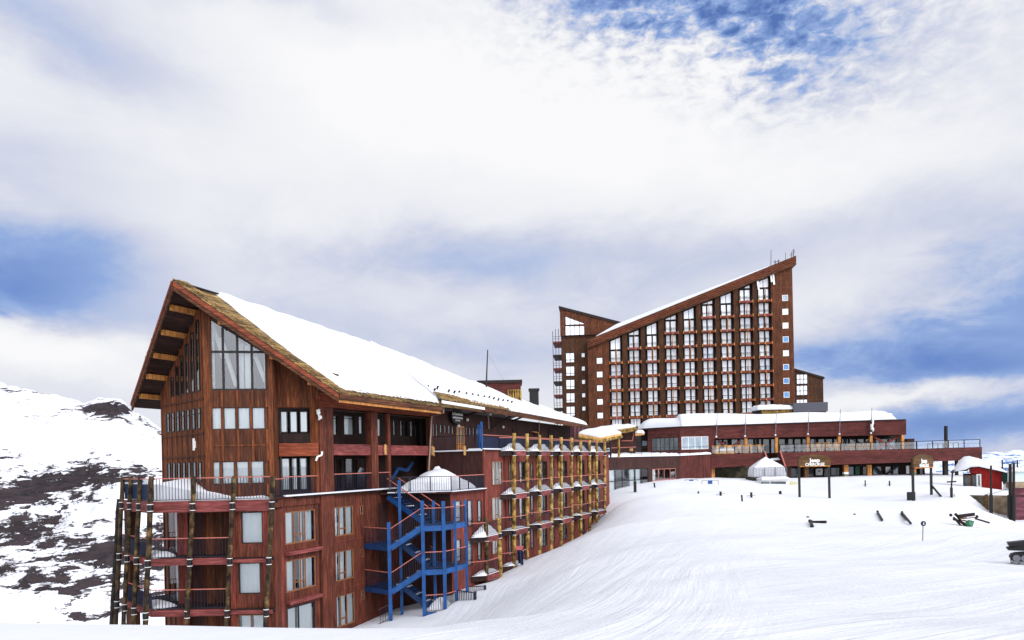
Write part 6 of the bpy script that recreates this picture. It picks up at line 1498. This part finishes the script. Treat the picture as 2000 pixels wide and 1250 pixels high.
pslab(wf_, [(1980, 955), (2070, 955), (2070, 920), (1980, 921)], -1, 0, 'wall', M_pg, ws)
snowcap(ws, [wf_.w(1975, 921, .3), wf_.w(2070, 920, .3), wf_.w(2070, 920, -1.6), wf_.w(1975, 921, -1.6)], .45, .6, 20, 8, .05, seed=150)
p = at(1966, 940, 82); gp = thing('safety_padding', 'dark green crash padding leaning beside the red hut', 'padding', tuple(p)); q = [at(x, y, 82) for x, y in ((1960, 925), (1972, 921), (1974, 962), (1968, 958), (1963, 942))]; MB().prism(q, (0, .4, 0)).build('pad', simple('dark_green', L(24, 60, 58), .7, .4, 2), gp)
snowcap(gp, [at(1957, 965, 81.5), at(1972, 965, 81.5), at(1970, 962, 83), at(1958, 962, 83)], .3, .5, 10, 8, .1, seed=151, mound=.9)
fence_lab = ['bare dark pole, the front one crossing the red hut wall', 'thick dark pole, left of the close pair at the shed corner', 'thick dark pole, right of the close pair at the shed corner', 'short dark fence post behind the hut roof, left one', 'short dark fence post rising over the white shelter, right one']
for i, (px, y0, y1, Y, r_) in enumerate(((1935.5, 909, 1001, 66.4, .10), (1973, 906, 1004, 65.8, .15), (1980, 904, 1006, 65.4, .12), (1957.5, 898, 925, 88, .09), (1987, 898, 916, 88, .09))):
    a = at(px, y1, Y); b_ = at(px, y0, Y); t_ = thing('utility_pole', fence_lab[i], 'pole', tuple(a), 'dark poles beside the red hut')
    MB().tube(a-Vector((0, 0, 1.0)), b_, r_, r_*.85, 8).build('pole', M_pole, t_)
    if i < 3: MB().tube(a-Vector((0, 0, .3)), a.lerp(b_, .38), r_*1.5, r_*1.5, 8).build('sleeve', M_black, t_)
a, b_ = at(1885, 958, 80), at(1972, 953, 65.8); wr = thing('rope_line', 'thin slack rope strung from snow to poles before the red hut', 'rope', tuple(a)); mb = MB()
for i in range(12): p = a.lerp(b_, i/12); q = a.lerp(b_, (i+1)/12); sg_ = lambda t: -.5*math.sin(math.pi*t); mb.tube(p+Vector((0, 0, sg_(i/12))), q+Vector((0, 0, sg_((i+1)/12))), .018, .018, 4)
mb.build('rope', M_pole, wr)
mb = MB(); mb.tube(at(1940, 915, 88), at(2060, 913, 88), .03, .03, 4); wi = mb.build('fence_rail', M_pole, None, origin=tuple(at(1980, 920, 88))); tag(wi, 'thin dark horizontal rail running behind the white shelter', 'rail')
# small yellow sticks by the crest on the left
# ================================================================== snowmobile at the right edge
g = gat(1992, 1100); smb = thing('snowmobile', 'black snowmobile seen from behind at the right picture edge', 'snowmobile', tuple(g)); smb.rotation_euler = (0, 0, math.radians(-28))
def sm(mb, n_, m_, smooth=False, par=None):
    o = mb.build(n_, m_, None, origin=(0, 0, 0), smooth=smooth); o.parent = par or smb; return o
# local: x forward (to the right of the picture), y left, z up; rear end at x=-.3
n = 16; hull = []
for i in range(n+1):
    t1 = i/n*2*math.pi; hull.append((.78+1.08*(abs(math.cos(t1))**.55)*(1 if math.cos(t1) > 0 else -1), 0, .21+.2*(abs(math.sin(t1))**.7)*(1 if math.sin(t1) > 0 else -1)))
sm(MB().prism([Vector(p)-Vector((0, .22, 0)) for p in hull[:-1]], (0, .44, 0)), 'track', M_black)
for k_ in range(11): sm(MB().box(-.25+k_*.2, -.2+k_*.2, -.235, .235, -.01, .03), 'track_lug', M_grey)
for x_ in (-.12, .12, .45, .8, 1.15):
    for y_ in (-.235, .235): sm(MB().tube((x_, y_-.02, .2), (x_, y_+.02, .2), .115, .115, 14), 'wheel', M_grey)
for y_ in (-.26, .26): sm(MB().beam((-.25, y_, .07), (1.6, y_, .05), .04, .05), 'slide_rail', M_grey)
sm(MB().prism([(-.35, -.24, .46), (1.0, -.24, .46), (1.15, -.24, .62), (-.05, -.24, .60), (-.38, -.24, .54)], (0, .48, 0)), 'tunnel', M_black)
sm(MB().prism([(-.32, -.2, .60), (.62, -.2, .60), (.70, -.2, .80), (.35, -.2, .84), (-.1, -.2, .76), (-.36, -.2, .72)], (0, .4, 0)), 'seat', simple('vinyl_black', L(22, 20, 24), .55, .3, 6))
sm(MB().prism([(.9, -.4, .35), (2.2, -.4, .30), (2.35, -.4, .45), (1.6, -.4, .95), (1.1, -.4, .9)], (0, .8, 0)), 'cowl', M_black)
sm(MB().prism([(1.15, -.3, .9), (1.5, -.3, .9), (1.2, -.3, 1.35), (1.12, -.3, 1.33)], (0, .6, 0)), 'windscreen', M_steel)
sm(MB().beam((1.0, -.4, 1.05), (1.0, .4, 1.05), .05, .05), 'handlebar', M_black)
sm(MB().prism([(-.22+.9, -.2, .9), (.9+.3, -.2, .86), (.9+.32, -.2, 1.12), (.68, -.2, 1.14), (.60, -.2, 1.0)], (0, .4, 0)), 'backrest', M_black)
sm(MB().beam((.75, 0, .78), (.95, 0, .95), .12, .1), 'backrest_bracket', M_black)
for y_ in (-.55, .55): sm(MB().prism([(1.6, y_-.07, 0), (2.8, y_-.07, 0), (2.95, y_-.07, .15), (2.8, y_-.07, .06), (1.6, y_-.07, .05)], (0, .14, 0)), 'ski', M_steel)
g = at(1017, 1100, 56.6); k = g.y/F; bc = thing('draped_cloth', 'dark blue cloth with a pink and white top draped by the second wing log post', 'cloth', tuple(g))
M_pk = simple('pink_cloth', L(190, 90, 96), .8, .4, 8)
mb = MB(); n = 8; A_c = []; B_c = []
for i in range(n+1):
    t1 = i/n; oy = .12*math.sin(t1*9); A_c.append(g+Vector((-.28+.42*t1, oy-.1, 1.05))); B_c.append(g+Vector((-.18+.40*t1, oy*1.4-.1, .05-.25*t1)))
mb.add(A_c+B_c+[q+Vector((0, .05, 0)) for q in A_c+B_c], [(i, i+1, n+2+i, n+1+i) for i in range(n)]+[(2*n+2+i, 3*n+3+i, 3*n+4+i, 2*n+3+i) for i in range(n)]).build('cloth_body', M_navyp, bc)
MB().prism([A_c[0], A_c[-1], A_c[-1]+Vector((.1, 0, .3)), A_c[0]+Vector((-.1, 0, .32))], (0, .08, 0)).build('cloth_top', M_pk, bc)
